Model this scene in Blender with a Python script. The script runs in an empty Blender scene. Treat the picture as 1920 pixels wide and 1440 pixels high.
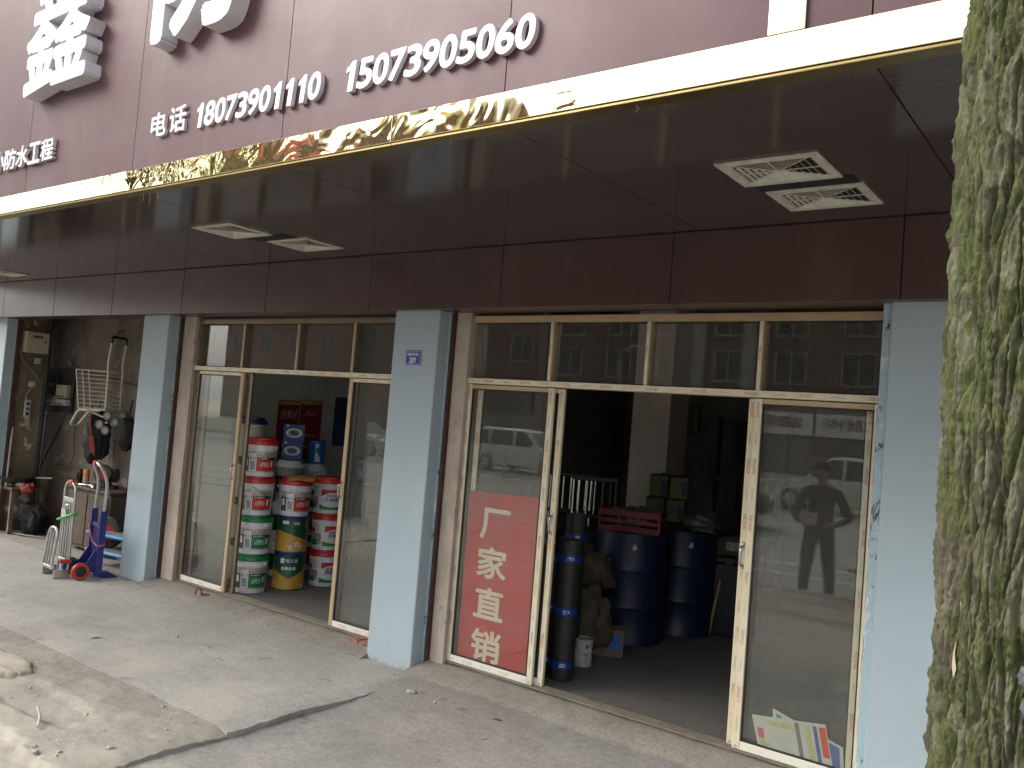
import bpy, bmesh, math, random
from mathutils import Vector, Matrix, noise
random.seed(11)
R = math.radians
SC = bpy.context.scene
COL = SC.collection

# ------------------------------------------------------------------ camera
YAW, PITCH, ROLL = .6455, .0429, .0803
CAM = Vector((0, -4.4208, 1.76))
_f = Vector((-math.sin(YAW)*math.cos(PITCH), math.cos(YAW)*math.cos(PITCH), math.sin(PITCH)))
_r = Vector((math.cos(YAW), math.sin(YAW), 0))
_u = _r.cross(_f)
CR = math.cos(ROLL)*_r + math.sin(ROLL)*_u
CU = -math.sin(ROLL)*_r + math.cos(ROLL)*_u
cd = bpy.data.cameras.new('camera')
cam = bpy.data.objects.new('camera', cd); COL.objects.link(cam)
cam.matrix_world = Matrix(((CR.x, CU.x, -_f.x, CAM.x), (CR.y, CU.y, -_f.y, CAM.y), (CR.z, CU.z, -_f.z, CAM.z), (0, 0, 0, 1)))
cd.sensor_width = 36; cd.lens = 36*1608.98/1920; cd.clip_start = .05; cd.clip_end = 2000
SC.camera = cam

# ------------------------------------------------------------------ sky, sun, exposure
SUN_DIR = Vector((-.62, -.52, .60)).normalized()          # towards the sun: high haze in front, to the left
w = bpy.data.worlds.new('World'); SC.world = w; w.use_nodes = True
nt = w.node_tree; nt.nodes.clear()
sky = nt.nodes.new('ShaderNodeTexSky'); sky.sky_type = 'NISHITA'; sky.sun_disc = False
sky.sun_elevation = math.asin(SUN_DIR.z); sky.sun_rotation = math.atan2(SUN_DIR.x, SUN_DIR.y)
sky.air_density = 1.6; sky.dust_density = 6.0; sky.ozone_density = 1.0
hs = nt.nodes.new('ShaderNodeHueSaturation'); hs.inputs['Saturation'].default_value = .38
bg = nt.nodes.new('ShaderNodeBackground'); bg.inputs['Strength'].default_value = .15
ou = nt.nodes.new('ShaderNodeOutputWorld')
nt.links.new(sky.outputs[0], hs.inputs['Color']); ov = nt.nodes.new('ShaderNodeMix'); ov.data_type = 'RGBA'; ov.inputs[0].default_value = .55       # even high cloud veiling the sky
ov.inputs[7].default_value = (5.2, 5.35, 5.6, 1)
nt.links.new(hs.outputs[0], ov.inputs[6]); nt.links.new(ov.outputs[2], bg.inputs['Color']); nt.links.new(bg.outputs[0], ou.inputs['Surface'])
sl = bpy.data.lights.new('sun', 'SUN'); sl.energy = 1.1; sl.angle = R(28); sl.color = (1, .95, .88)
sun = bpy.data.objects.new('sun', sl); COL.objects.link(sun)
sun.rotation_euler = SUN_DIR.to_track_quat('Z', 'Y').to_euler()
SC.view_settings.view_transform = 'Standard'; SC.view_settings.look = 'None'
SC.view_settings.exposure = 1.18; SC.view_settings.gamma = 1.0
SC.cycles.max_bounces = 7; SC.cycles.transparent_max_bounces = 14; SC.cycles.diffuse_bounces = 4; SC.cycles.glossy_bounces = 3
SC.cycles.use_adaptive_sampling = True; SC.cycles.adaptive_threshold = .05; SC.cycles.use_denoising = True
SC.cycles.sample_clamp_indirect = 8; SC.cycles.caustics_reflective = False; SC.cycles.caustics_refractive = False

# ------------------------------------------------------------------ helpers
def lin(r, g, b):
    f = lambda c: (c/255/12.92) if c/255 <= .04045 else ((c/255+.055)/1.055)**2.4
    return (f(r), f(g), f(b), 1)

class MB:
    def __init__(s): s.v = []; s.f = []
    def add(s, vs, fs):
        n = len(s.v); s.v += [tuple(v) for v in vs]; s.f += [tuple(i+n for i in f) for f in fs]; return s
    def box(s, x0, x1, y0, y1, z0, z1, b=0):
        if x1 < x0: x0, x1 = x1, x0
        if y1 < y0: y0, y1 = y1, y0
        if z1 < z0: z0, z1 = z1, z0
        b = min(b, (x1-x0)*.45, (y1-y0)*.45, (z1-z0)*.45)
        if b <= 0:
            return s.add([(x0,y0,z0),(x1,y0,z0),(x1,y1,z0),(x0,y1,z0),(x0,y0,z1),(x1,y0,z1),(x1,y1,z1),(x0,y1,z1)],
                         [(0,3,2,1),(4,5,6,7),(0,1,5,4),(1,2,6,5),(2,3,7,6),(3,0,4,7)])
        vs = []; idx = {}
        for i, X in enumerate((x0, x1)):
            for j, Y in enumerate((y0, y1)):
                for k, Z in enumerate((z0, z1)):
                    dx = b if i == 0 else -b; dy = b if j == 0 else -b; dz = b if k == 0 else -b
                    idx[i,j,k] = len(vs)
                    vs += [(X, Y+dy, Z+dz), (X+dx, Y, Z+dz), (X+dx, Y+dy, Z)]
        A = lambda i,j,k,t: idx[i,j,k]+t
        fs = []
        for i in (0,1): fs.append([A(i,0,0,0),A(i,1,0,0),A(i,1,1,0),A(i,0,1,0)])
        for j in (0,1): fs.append([A(0,j,0,1),A(1,j,0,1),A(1,j,1,1),A(0,j,1,1)])
        for k in (0,1): fs.append([A(0,0,k,2),A(1,0,k,2),A(1,1,k,2),A(0,1,k,2)])
        for i in (0,1):
            for j in (0,1): fs.append([A(i,j,0,0),A(i,j,1,0),A(i,j,1,1),A(i,j,0,1)])
            for k in (0,1): fs.append([A(i,0,k,0),A(i,1,k,0),A(i,1,k,2),A(i,0,k,2)])
        for j in (0,1):
            for k in (0,1): fs.append([A(0,j,k,1),A(1,j,k,1),A(1,j,k,2),A(0,j,k,2)])
        for q in idx.values(): fs.append([q, q+1, q+2])
        return s.add(vs, fs)
    def lathe(s, prof, n=32, c=(0,0,0), cap=True):
        vs = []; fs = []
        for r, z in prof:
            for i in range(n):
                a = 2*math.pi*i/n; vs.append((c[0]+r*math.cos(a), c[1]+r*math.sin(a), c[2]+z))
        for k in range(len(prof)-1):
            for i in range(n):
                j = (i+1) % n; fs.append((k*n+i, k*n+j, (k+1)*n+j, (k+1)*n+i))
        if cap:
            fs.append(tuple(range(n))[::-1]); m = (len(prof)-1)*n; fs.append(tuple(range(m, m+n)))
        return s.add(vs, fs)
    def cyl(s, p0, p1, r0, r1=None, n=16):
        return s.tube([p0, p1], r0, n, radii=[r0, r0 if r1 is None else r1])
    def tube(s, pts, r, n=8, radii=None, closed=False):
        pts = [Vector(p) for p in pts]; m = len(pts); vs = []; fs = []
        up = None
        for k in range(m):
            if closed: t = pts[(k+1) % m]-pts[k-1]
            else: t = pts[min(k+1, m-1)]-pts[max(k-1, 0)]
            t.normalize()
            if up is None:
                up = Vector((0,0,1)) if abs(t.z) < .9 else Vector((1,0,0))
            a = t.cross(up)
            if a.length < 1e-4: a = t.cross(Vector((.3,1,.2)))
            a.normalize(); b = a.cross(t).normalized(); up = b
            rr = radii[k] if radii else r
            for i in range(n):
                an = 2*math.pi*i/n; vs.append(pts[k]+a*math.cos(an)*rr+b*math.sin(an)*rr)
        for k in range(m if closed else m-1):
            for i in range(n):
                j = (i+1) % n; k2 = (k+1) % m
                fs.append((k*n+i, k*n+j, k2*n+j, k2*n+i))
        if not closed: fs.append(tuple(range(n))[::-1]); fs.append(tuple(range((m-1)*n, m*n)))
        return s.add(vs, fs)
    def prism(s, poly, y0, y1):
        n = len(poly); vs = [(x, y0, z) for x, z in poly]+[(x, y1, z) for x, z in poly]
        fs = [tuple(range(n)), tuple(range(2*n-1, n-1, -1))]+[(i, (i+1) % n, n+(i+1) % n, n+i) for i in range(n)]
        return s.add(vs, fs)
    def mesh(s, name, recalc=True, angle=35, uvaxis=None):
        me = bpy.data.meshes.new(name); me.from_pydata(s.v, [], s.f)
        if recalc:
            bm = bmesh.new(); bm.from_mesh(me); bmesh.ops.recalc_face_normals(bm, faces=bm.faces); bm.to_mesh(me); bm.free()
        me.polygons.foreach_set('use_smooth', [True]*len(me.polygons))
        me.set_sharp_from_angle(angle=R(angle))
        if uvaxis is not None:                     # u = metres along the long axis, v = 0..1 across
            L, S = uvaxis; uv = me.uv_layers.new(name='UVMap')
            lo = min(v[S] for v in s.v); hi = max(v[S] for v in s.v)
            for lp in me.loops:
                c = me.vertices[lp.vertex_index].co; uv.data[lp.index].uv = (c[L], (c[S]-lo)/max(hi-lo, 1e-5))
        return me
    def build(s, name, mat, parent=None, loc=None, rotz=None, **kw):
        return link(name, s.mesh(name, **kw), mat, parent, loc, rotz)

def link(name, me, mat, parent=None, loc=None, rotz=None):
    o = bpy.data.objects.new(name, me); COL.objects.link(o)
    if mat is not None and not me.materials:
        me.materials.append(mat)
    if parent: o.parent = parent
    if loc is not None: o.location = loc
    if rotz is not None: o.rotation_euler = (0, 0, rotz)
    return o
def tag(o, label, cat, group=None):
    o['label'] = label; o['category'] = cat
    if group: o['group'] = group
    return o
def struct(o): o['kind'] = 'structure'; return o
def stuff(o): o['kind'] = 'stuff'; return o
def thing(name, label, cat, loc=(0,0,0), rotz=0, group=None):
    o = bpy.data.objects.new(name, None); COL.objects.link(o); o.empty_display_size = .1
    o.location = loc; o.rotation_euler = (0, 0, rotz); return tag(o, label, cat, group)
def dup(root, loc=None, rotz=None, label=None):
    r = root.copy(); COL.objects.link(r)
    if loc is not None: r.location = loc
    if rotz is not None: r.rotation_euler = (0, 0, rotz)
    if label: r['label'] = label
    for ch in list(root.children):
        c = ch.copy(); COL.objects.link(c); c.parent = r
        for g in list(ch.children):
            d = g.copy(); COL.objects.link(d); d.parent = c
    return r
def fillet(pts, r, n=5):
    pts = [Vector(p) for p in pts]; out = [pts[0]]
    for i in range(1, len(pts)-1):
        a, b, c = pts[i-1], pts[i], pts[i+1]
        u = (a-b); v = (c-b); d = min(r, u.length*.49, v.length*.49)
        p, q = b+u.normalized()*d, b+v.normalized()*d
        for k in range(n+1):
            t = k/n; out.append(p*(1-t)**2+b*2*t*(1-t)+q*t*t)
    out.append(pts[-1]); return out
_tx = {}
def text_mesh(txt, extrude=0.0, bold=0.0, bevel=0.0, res=3):
    """flat lettering in the local xz plane facing -y, returned as (verts, faces), size 1 em"""
    key = (txt, extrude, bevel, res)
    if key in _tx: return _tx[key]
    cu = bpy.data.curves.new('t', 'FONT'); cu.body = txt; cu.size = 1; cu.extrude = extrude
    cu.bevel_depth = bevel; cu.bevel_resolution = 1; cu.resolution_u = res; cu.fill_mode = 'BOTH' if extrude else 'FRONT'
    o = bpy.data.objects.new('t', cu); COL.objects.link(o)
    dg = bpy.context.evaluated_depsgraph_get(); me = bpy.data.meshes.new_from_object(o.evaluated_get(dg))
    vs = [(v.co.x, -v.co.z, v.co.y) for v in me.vertices]; fs = [tuple(p.vertices) for p in me.polygons]
    bpy.data.objects.remove(o); bpy.data.curves.remove(cu); bpy.data.meshes.remove(me)
    _tx[key] = (vs, fs); return vs, fs
def fit_text(txt, x0, x1, z0, z1, y=0, extrude=0, bold=0, shear=0, warp=None, mb=None, res=3, bevel=0):
    v0, f0 = text_mesh(txt, extrude and .5, bold, bevel, res)
    if not v0: return mb or MB()
    vs, fs, lay = [], [], []                       # heavier strokes: shifted copies, each a hair proud of the last
    for k, (sx, sz) in enumerate([(0, 0)]+([(math.cos(q*.7854), math.sin(q*.7854)) for q in range(8)] if bold else [])):
        n = len(vs); vs += [(x+sx*bold, y_, z+sz*bold) for x, y_, z in v0]; fs += [tuple(i+n for i in f) for f in f0]; lay += [k]*len(v0)
    ax = min(v[0] for v in vs); bx = max(v[0] for v in vs); az = min(v[2] for v in vs); bz = max(v[2] for v in vs)
    ay = min(v[1] for v in vs); by = max(v[1] for v in vs)
    out = []
    for v, k in zip(vs, lay):
        tz = (v[2]-az)/max(bz-az, 1e-6); X = x0+(x1-x0)*(v[0]-ax)/max(bx-ax, 1e-6)+shear*tz*(z1-z0); Z = z0+(z1-z0)*tz
        Y = y-extrude*(by-v[1])/max(by-ay, 1e-6) if extrude else y
        Y -= k*.00018
        out.append((X, Y, Z) if warp is None else warp(X, Y, Z))
    mb = mb or MB(); mb.add(out, fs); return mb

# ------------------------------------------------------------------ materials
class N:
    def __init__(s, name):
        s.m = bpy.data.materials.new(name); s.m.use_nodes = True; s.t = s.m.node_tree; s.t.nodes.clear()
        s.out = s.n('OutputMaterial')
    def n(s, typ, **kw):
        nd = s.t.nodes.new('ShaderNode'+typ)
        for k, v in kw.items(): setattr(nd, k, v)
        return nd
    def set(s, sock, v):
        if isinstance(v, bpy.types.NodeSocket): s.t.links.new(v, sock)
        elif v is not None: sock.default_value = v
    def coord(s, kind='Object', scale=(1,1,1), rot=(0,0,0)):
        if kind == 'Position': c = s.n('NewGeometry').outputs['Position']
        else: c = s.n('TexCoord').outputs[kind]
        mp = s.n('Mapping'); s.set(mp.inputs['Vector'], c); mp.inputs['Scale'].default_value = scale; mp.inputs['Rotation'].default_value = rot
        return mp.outputs[0]
    def noise(s, co, scale, detail=4, rough=.55, dist=0, out='Fac'):
        nd = s.n('TexNoise'); s.set(nd.inputs['Vector'], co); nd.inputs['Scale'].default_value = scale
        nd.inputs['Detail'].default_value = detail; nd.inputs['Roughness'].default_value = rough; nd.inputs['Distortion'].default_value = dist
        return nd.outputs[out]
    def vor(s, co, scale, out='Distance', feature='F1'):
        nd = s.n('TexVoronoi', feature=feature); s.set(nd.inputs['Vector'], co); nd.inputs['Scale'].default_value = scale
        return nd.outputs[out]
    def ramp(s, fac, a, b, ca=(0,0,0,1), cb=(1,1,1,1)):
        r = s.n('ValToRGB'); s.set(r.inputs[0], fac); e = r.color_ramp.elements
        e[0].position = a; e[1].position = b; e[0].color = ca; e[1].color = cb; return r.outputs[0]
    def mix(s, fac, a, b, mode='MIX'):
        m = s.n('Mix', data_type='RGBA', blend_type=mode); s.set(m.inputs[0], fac); s.set(m.inputs[6], a); s.set(m.inputs[7], b); return m.outputs[2]
    def math(s, op, a, b=None, c=None):
        m = s.n('Math', operation=op); s.set(m.inputs[0], a); s.set(m.inputs[1], b)
        if c is not None: s.set(m.inputs[2], c)
        return m.outputs[0]
    def bump(s, h, strength=.3, dist=.01, normal=None):
        b = s.n('Bump'); s.set(b.inputs['Height'], h); b.inputs['Strength'].default_value = strength; b.inputs['Distance'].default_value = dist
        if normal is not None: s.set(b.inputs['Normal'], normal)
        return b.outputs[0]
    def bsdf(s, col, rough=.5, metal=0, spec=.5, normal=None, coat=0, coatr=.05, **kw):
        p = s.n('BsdfPrincipled'); s.set(p.inputs['Base Color'], col); s.set(p.inputs['Roughness'], rough); s.set(p.inputs['Metallic'], metal)
        p.inputs['Specular IOR Level'].default_value = spec; p.inputs['Coat Weight'].default_value = coat; p.inputs['Coat Roughness'].default_value = coatr
        if normal is not None: s.set(p.inputs['Normal'], normal)
        for k, v in kw.items(): s.set(p.inputs[k], v)
        return p.outputs[0]
    def done(s, sh): s.t.links.new(sh, s.out.inputs['Surface']); return s.m

def pm(name, col, rough=.5, metal=0, var=.12, vs=6, dirt=None, dscale=9, damt=.5, bump=.0, bs=60, spec=.5, coat=0, kind='Object', rvar=.12):
    k = N(name); co = k.coord(kind)
    n1 = k.noise(co, vs, 5, .6)
    dark = tuple(c*(1-var) for c in col[:3])+(1,); lite = tuple(min(1, c*(1+var)) for c in col[:3])+(1,)
    c = k.mix(k.ramp(n1, .3, .7), dark, lite)
    if dirt:
        d = k.ramp(k.noise(co, dscale, 7, .68, .4), .5-.25*damt, .9-.25*damt)
        d = k.math('MULTIPLY', d, .85); c = k.mix(d, c, dirt)
    rr = k.n('MapRange'); k.set(rr.inputs[0], k.noise(co, vs*2.3, 4)); rr.inputs[3].default_value = max(.02, rough-rvar); rr.inputs[4].default_value = min(1, rough+rvar)
    nm = k.bump(k.noise(co, bs, 4, .6), bump, .01) if bump else None
    return k.done(k.bsdf(c, rr.outputs[0], metal, spec, nm, coat))
# ------------------------------------------------------------------ surface materials
def mk_ground(name, base, alt, dust, dust_lo, dust_hi, speck=0, flecks=0, crack=0, bumps=.35, stain=.35):
    k = N(name); co = k.coord('Position')
    c = k.mix(k.ramp(k.noise(co, 1.7, 8, .62), .32, .68), base, alt)
    c = k.mix(k.math('MULTIPLY', k.ramp(k.noise(co, 14, 6, .7), .45, .75), .35), c, tuple(x*.72 for x in base[:3])+(1,))
    if speck:
        v = k.vor(co, 210); s1 = k.ramp(v, .05, .28, (1,1,1,1), (0,0,0,1)); g = k.noise(co, 330, 2)
        c = k.mix(k.math('MULTIPLY', s1, speck), c, k.mix(k.ramp(g, .4, .6), (.62,.63,.62,1), (.10,.11,.12,1)))
    gr = k.noise(k.coord('Position', (1, 1, 1)), 48, 5, .75); c = k.mix(k.math('MULTIPLY', k.ramp(gr, .42, .62, (1,1,1,1), (0,0,0,1)), .42), c, tuple(x*.5 for x in base[:3])+(1,))
    sk = k.noise(k.coord('Position', (1.2, 5, 1), (0, 0, .5)), 2.6, 6, .7, .5); c = k.mix(k.math('MULTIPLY', k.ramp(sk, .5, .72), .30), c, tuple(x*.62 for x in base[:3])+(1,))
    # oil and tyre stains
    st = k.ramp(k.noise(co, .9, 6, .65, .6), .56, .72); st2 = k.ramp(k.noise(co, 6.5, 5, .6), .62, .70)
    c = k.mix(k.math('MULTIPLY', st, stain), c, (.13,.12,.105,1)); c = k.mix(k.math('MULTIPLY', st2, stain*1.1), c, (.10,.095,.085,1))
    # dry dust drifted over it
    y = k.n('SeparateXYZ'); k.set(y.inputs[0], co)
    g = k.math('ADD', k.math('MULTIPLY', k.noise(co, 2.2, 8, .65), .9), k.math('MULTIPLY', y.outputs[1], -.22))
    d = k.ramp(g, dust_lo, dust_hi); c = k.mix(k.math('MULTIPLY', d, .8), c, dust)
    if flecks:
        f = k.ramp(k.noise(co, 26, 3, .5, 1.2), .70, .735); f2 = k.ramp(k.noise(co, 3.1, 3), .5, .6)
        c = k.mix(k.math('MULTIPLY', k.math('MULTIPLY', f, f2), flecks), c, (.66,.64,.60,1))
    h = k.math('ADD', k.math('MULTIPLY', k.noise(co, 9, 6, .65), .6), k.math('MULTIPLY', k.noise(co, 120, 3, .6), .12))
    if crack:
        cv = k.n('TexVoronoi', feature='DISTANCE_TO_EDGE'); k.set(cv.inputs['Vector'], k.mix(.12, co, k.noise(co, 5, 5, .6, out='Color'), 'ADD')); cv.inputs['Scale'].default_value = .9
        cr = k.ramp(cv.outputs[0], .0, .006, (1,1,1,1), (0,0,0,1)); cr = k.math('MULTIPLY', cr, k.ramp(k.noise(co, .8, 3), .5, .56))
        c = k.mix(k.math('MULTIPLY', cr, .75), c, (.07,.06,.05,1)); h = k.math('SUBTRACT', h, k.math('MULTIPLY', cr, .4))
    return k.done(k.bsdf(c, k.math('ADD', .62, k.math('MULTIPLY', k.noise(co, 7, 5), .35)), 0, .35, k.bump(h, bumps, .02)))
M_TERR = mk_ground('ground_terrazzo', (.335,.325,.30,1), (.44,.425,.395,1), (.47,.43,.36,1), .66, 1.05, speck=.6, bumps=.25)
M_ROUGH = mk_ground('ground_rough_concrete', (.27,.25,.22,1), (.37,.345,.30,1), (.41,.375,.315,1), .78, 1.25, flecks=.9, speck=.35, bumps=.7)
M_SLABR = mk_ground('ground_old_concrete', (.25,.24,.222,1), (.36,.345,.32,1), (.42,.385,.33,1), .85, 1.25, flecks=.7, speck=.35, bumps=.45, stain=.5)
M_RAMP = mk_ground('threshold_mortar', (.24,.22,.19,1), (.35,.32,.28,1), (.38,.34,.28,1), .7, 1.1, flecks=.4, bumps=.6, stain=.4)
M_SAND = mk_ground('sandy_soil', (.33,.295,.22,1), (.42,.375,.285,1), (.42,.37,.28,1), .5, 1.0, flecks=.5, bumps=.8, stain=.25)
M_FLOOR = mk_ground('floor_cement', (.145,.14,.13,1), (.20,.19,.175,1), (.30,.27,.23,1), 1.1, 1.6, bumps=.25, stain=.6)
M_ROAD = mk_ground('road_concrete', (.28,.265,.235,1), (.36,.34,.30,1), (.40,.37,.31,1), 9, 10, bumps=.3, stain=.4)
M_KERB = pm('kerb_stone', (.38,.36,.32,1), .8, var=.2, vs=3, dirt=(.18,.16,.13,1), bump=.4, bs=30, kind='Position')
M_PINK = pm('pink_paver', (.42,.21,.16,1), .8, var=.2, vs=7, dirt=(.28,.24,.19,1), dscale=4, damt=.8, bump=.3, bs=50, kind='Position')
M_GREYP = pm('grey_paver', (.25,.24,.22,1), .8, var=.25, vs=7, dirt=(.33,.29,.23,1), dscale=4, damt=.8, bump=.3, bs=50, kind='Position')

def mk_blue():
    k = N('blue_pillar_paint'); co = k.coord('Position')
    c = k.mix(k.ramp(k.noise(co, 1.4, 5), .3, .7), (.35,.435,.482,1), (.39,.475,.522,1))
    g = k.n('SeparateXYZ'); k.set(g.inputs[0], co)
    low = k.math('SUBTRACT', .45, k.math('MULTIPLY', g.outputs[2], 1.1))
    scuff = k.ramp(k.math('ADD', k.noise(k.coord('Position', (1,1,.35)), 9, 7, .72, .8), k.math('MULTIPLY', low, .16)), .66, .76)
    c = k.mix(k.math('MULTIPLY', scuff, .6), c, (.19,.20,.20,1))
    dots = k.ramp(k.noise(co, 34, 2), .76, .80); c = k.mix(k.math('MULTIPLY', dots, .5), c, (.16,.17,.17,1))
    splash = k.ramp(k.math('ADD', k.noise(co, 16, 6, .7), k.math('MULTIPLY', g.outputs[2], -3.2)), .42, .58)   # mud at the foot
    c = k.mix(k.math('MULTIPLY', splash, .85), c, (.36,.32,.26,1))
    return k.done(k.bsdf(c, .62, 0, .35, k.bump(k.math('ADD', k.noise(co, 7, 4), k.math('MULTIPLY', k.noise(co, 70, 3), .25)), .12, .01)))
M_BLUE = mk_blue()
def mk_bluepeel():
    k = N('peeling_blue_paint'); co = k.coord('Position', (1,1,.45))
    c = k.mix(k.noise(co, 3, 4), (.30,.42,.49,1), (.40,.52,.585,1))
    c = k.mix(k.ramp(k.noise(co, 13, 7, .75, .4), .56, .60), c, (.60,.62,.62,1)); c = k.mix(k.ramp(k.noise(co, 9, 7, .75, .7), .57, .61), c, (.045,.06,.07,1))
    return k.done(k.bsdf(c, .7, 0, .3, k.bump(k.noise(co, 14, 5, .7), .4, .006)))
M_BLUEP = mk_bluepeel()
def mk_plaster(name, base, alt, grime, ga=.5, gs=3.0, blotch=None, rough=.85, peel=None, smear=None):
    k = N(name); co = k.coord('Position')
    c = k.mix(k.ramp(k.noise(co, 2.4, 7, .65), .3, .7), base, alt)
    d = k.ramp(k.noise(k.coord('Position', (1,1,.5)), gs, 8, .72, .6), .62-.25*ga, .86-.2*ga); c = k.mix(k.math('MULTIPLY', d, .85), c, grime)
    if blotch: c = k.mix(k.math('MULTIPLY', k.ramp(k.noise(co, 11, 6, .75, .5), .62, .70), .8), c, blotch)
    if smear: c = k.mix(k.math('MULTIPLY', k.ramp(k.noise(k.coord('Position', (1,1,.8)), 2.9, 3, .6), .66, .74), .8), c, smear)
    h = k.noise(co, 18, 6, .65)
    if peel:
        p = k.ramp(k.noise(co, 4.2, 8, .7, .3), .575, .59); c = k.mix(p, c, peel); h = k.math('SUBTRACT', h, k.math('MULTIPLY', p, .8))
    return k.done(k.bsdf(c, rough, 0, .3, k.bump(h, .4, .008)))
M_JAMB = mk_plaster('dirty_beige_plaster', (.42,.36,.30,1), (.50,.43,.36,1), (.24,.20,.16,1), .6, 4, blotch=(.10,.08,.07,1), smear=(.06,.15,.27,1))
M_WALLW = mk_plaster('workshop_wall', (.165,.138,.112,1), (.22,.19,.155,1), (.06,.048,.04,1), .95, 1.6, blotch=(.09,.06,.04,1), peel=(.21,.198,.18,1))
M_WALLD = mk_plaster('workshop_mud_wall', (.17,.13,.085,1), (.22,.17,.115,1), (.05,.038,.03,1), .9, 2.4, blotch=(.07,.04,.025,1), peel=(.45,.41,.36,1))
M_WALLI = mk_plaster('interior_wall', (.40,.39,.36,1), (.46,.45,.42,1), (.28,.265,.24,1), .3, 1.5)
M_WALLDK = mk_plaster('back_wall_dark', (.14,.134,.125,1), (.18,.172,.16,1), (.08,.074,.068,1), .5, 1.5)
M_COLI = mk_plaster('interior_column', (.60,.53,.47,1), (.66,.59,.52,1), (.42,.36,.31,1), .3, 2.5, blotch=(.33,.28,.24,1))
M_CEIL = pm('ceiling_plaster', (.36,.35,.33,1), .9)
M_DARK = pm('dark_gap', (.012,.011,.010,1), .9, var=.3)
M_BRICK = pm('red_brick', (.27,.10,.065,1), .85, var=.35, vs=14, dirt=(.35,.28,.22,1), dscale=20, bump=.5, bs=50)
M_RUST = pm('rusty_angle_iron', (.075,.030,.020,1), .7, var=.4, vs=20, dirt=(.03,.02,.018,1), dscale=14, bump=.3)

def mk_panel(name, col, rough, spec, wav, scale=.8):
    k = N(name); co = k.coord('Position')
    n = k.noise(co, 1.1, 5); c = k.mix(k.ramp(n, .3, .7), tuple(x*.9 for x in col[:3])+(1,), tuple(x*1.1 for x in col[:3])+(1,))
    dust = k.ramp(k.noise(k.coord('Position', (1,1,.4)), 2.6, 8, .7, .5), .5, .95); c = k.mix(k.math('MULTIPLY', dust, .26), c, (.27,.22,.20,1))
    r = k.math('ADD', rough, k.math('MULTIPLY', k.noise(co, 3.4, 6, .65), rough*.5))
    return k.done(k.bsdf(c, r, 0, spec, k.bump(k.noise(co, scale, 3, .5), wav, .05)))
M_SIGN = mk_panel('maroon_sign_panel', (.090,.036,.045,1), .38, .46, .08)
M_SOFF = mk_panel('maroon_soffit_panel', (.066,.049,.047,1), .09, .5, .035)
M_FASC = mk_panel('maroon_fascia_panel', (.075,.042,.038,1), .24, .45, .05)
def mk_gold():
    k = N('polished_gold_trim'); co = k.coord('Position')
    c = k.mix(k.ramp(k.noise(co, 3, 5), .3, .7), (.93,.80,.46,1), (.96,.85,.55,1))
    spots = k.ramp(k.noise(co, 60, 4, .6), .70, .76); c = k.mix(k.math('MULTIPLY', spots, .3), c, (.3,.2,.1,1))
    b1 = k.bump(k.noise(k.coord('Position', (1,1,.8)), 1.25, 1.5, .5, .8), .45, .035)
    return k.done(k.bsdf(c, .035, 1, .5, k.bump(k.noise(co, 5.5, 2, .5, 1.0), .35, .009, b1)))
M_GOLD = mk_gold()
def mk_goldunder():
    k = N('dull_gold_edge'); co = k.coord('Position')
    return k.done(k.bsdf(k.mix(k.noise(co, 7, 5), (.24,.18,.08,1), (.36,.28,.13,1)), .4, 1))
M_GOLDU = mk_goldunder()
M_LET = pm('white_acrylic_letter', (.80,.79,.80,1), .25, var=.02, vs=3)
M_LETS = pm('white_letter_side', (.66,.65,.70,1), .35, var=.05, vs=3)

def mk_film(name, base, alt, ink=1.0, period=.31):
    """cream protective film on the aluminium, printed with small red and blue makers' marks"""
    k = N(name); uv = k.n('TexCoord').outputs['UV']; co = k.coord('Position')
    sp = k.n('SeparateXYZ'); k.set(sp.inputs[0], uv); u, v = sp.outputs[0], sp.outputs[1]
    c = k.mix(k.ramp(k.noise(co, 3.5, 6, .65), .3, .7), base, alt)
    c = k.mix(k.math('MULTIPLY', k.ramp(k.noise(k.coord('Position', (1,1,1)), 7, 6, .7), .55, .8), .55), c, (.46,.30,.14,1))
    fu = k.math('FRACT', k.math('DIVIDE', u, period))
    band = lambda x, a, b: k.math('MULTIPLY', k.math('GREATER_THAN', x, a), k.math('LESS_THAN', x, b))
    cmb = k.n('CombineXYZ'); k.set(cmb.inputs[0], u); k.set(cmb.inputs[1], k.math('MULTIPLY', v, .05)); gl = cmb.outputs[0]
    glyph = k.math('GREATER_THAN', k.noise(gl, 190, 2, .5), .47)
    cell = k.math('LESS_THAN', k.math('FRACT', k.math('DIVIDE', u, .0125)), .78)
    glyph = k.math('MULTIPLY', glyph, cell); vb = band(v, .26, .72)
    red = k.math('MULTIPLY', k.math('MULTIPLY', band(fu, .08, .24), vb), glyph)
    blu = k.math('MULTIPLY', k.math('MULTIPLY', band(fu, .245, .36), vb), glyph)
    bar = k.math('MULTIPLY', band(fu, .60, .84), k.math('MULTIPLY', band(v, .34, .60), k.math('GREATER_THAN', k.noise(gl, 90, 3), .40)))
    wear = k.ramp(k.noise(co, 6, 3), .34, .5)
    c = k.mix(k.math('MULTIPLY', k.math('MULTIPLY', red, .75*ink), wear), c, (.50,.06,.03,1))
    c = k.mix(k.math('MULTIPLY', k.math('MULTIPLY', blu, .8*ink), wear), c, (.06,.12,.26,1))
    c = k.mix(k.math('MULTIPLY', k.math('MULTIPLY', bar, .45*ink), wear), c, (.16,.30,.38,1))
    return k.done(k.bsdf(c, .38, 0, .4, k.bump(k.noise(co, 30, 4), .15, .004)))
M_FILM = mk_film('printed_cream_film', (.66,.58,.40,1), (.74,.68,.52,1))
M_FILMW = mk_film('printed_white_film', (.72,.70,.60,1), (.80,.78,.70,1), ink=.6)
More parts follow.
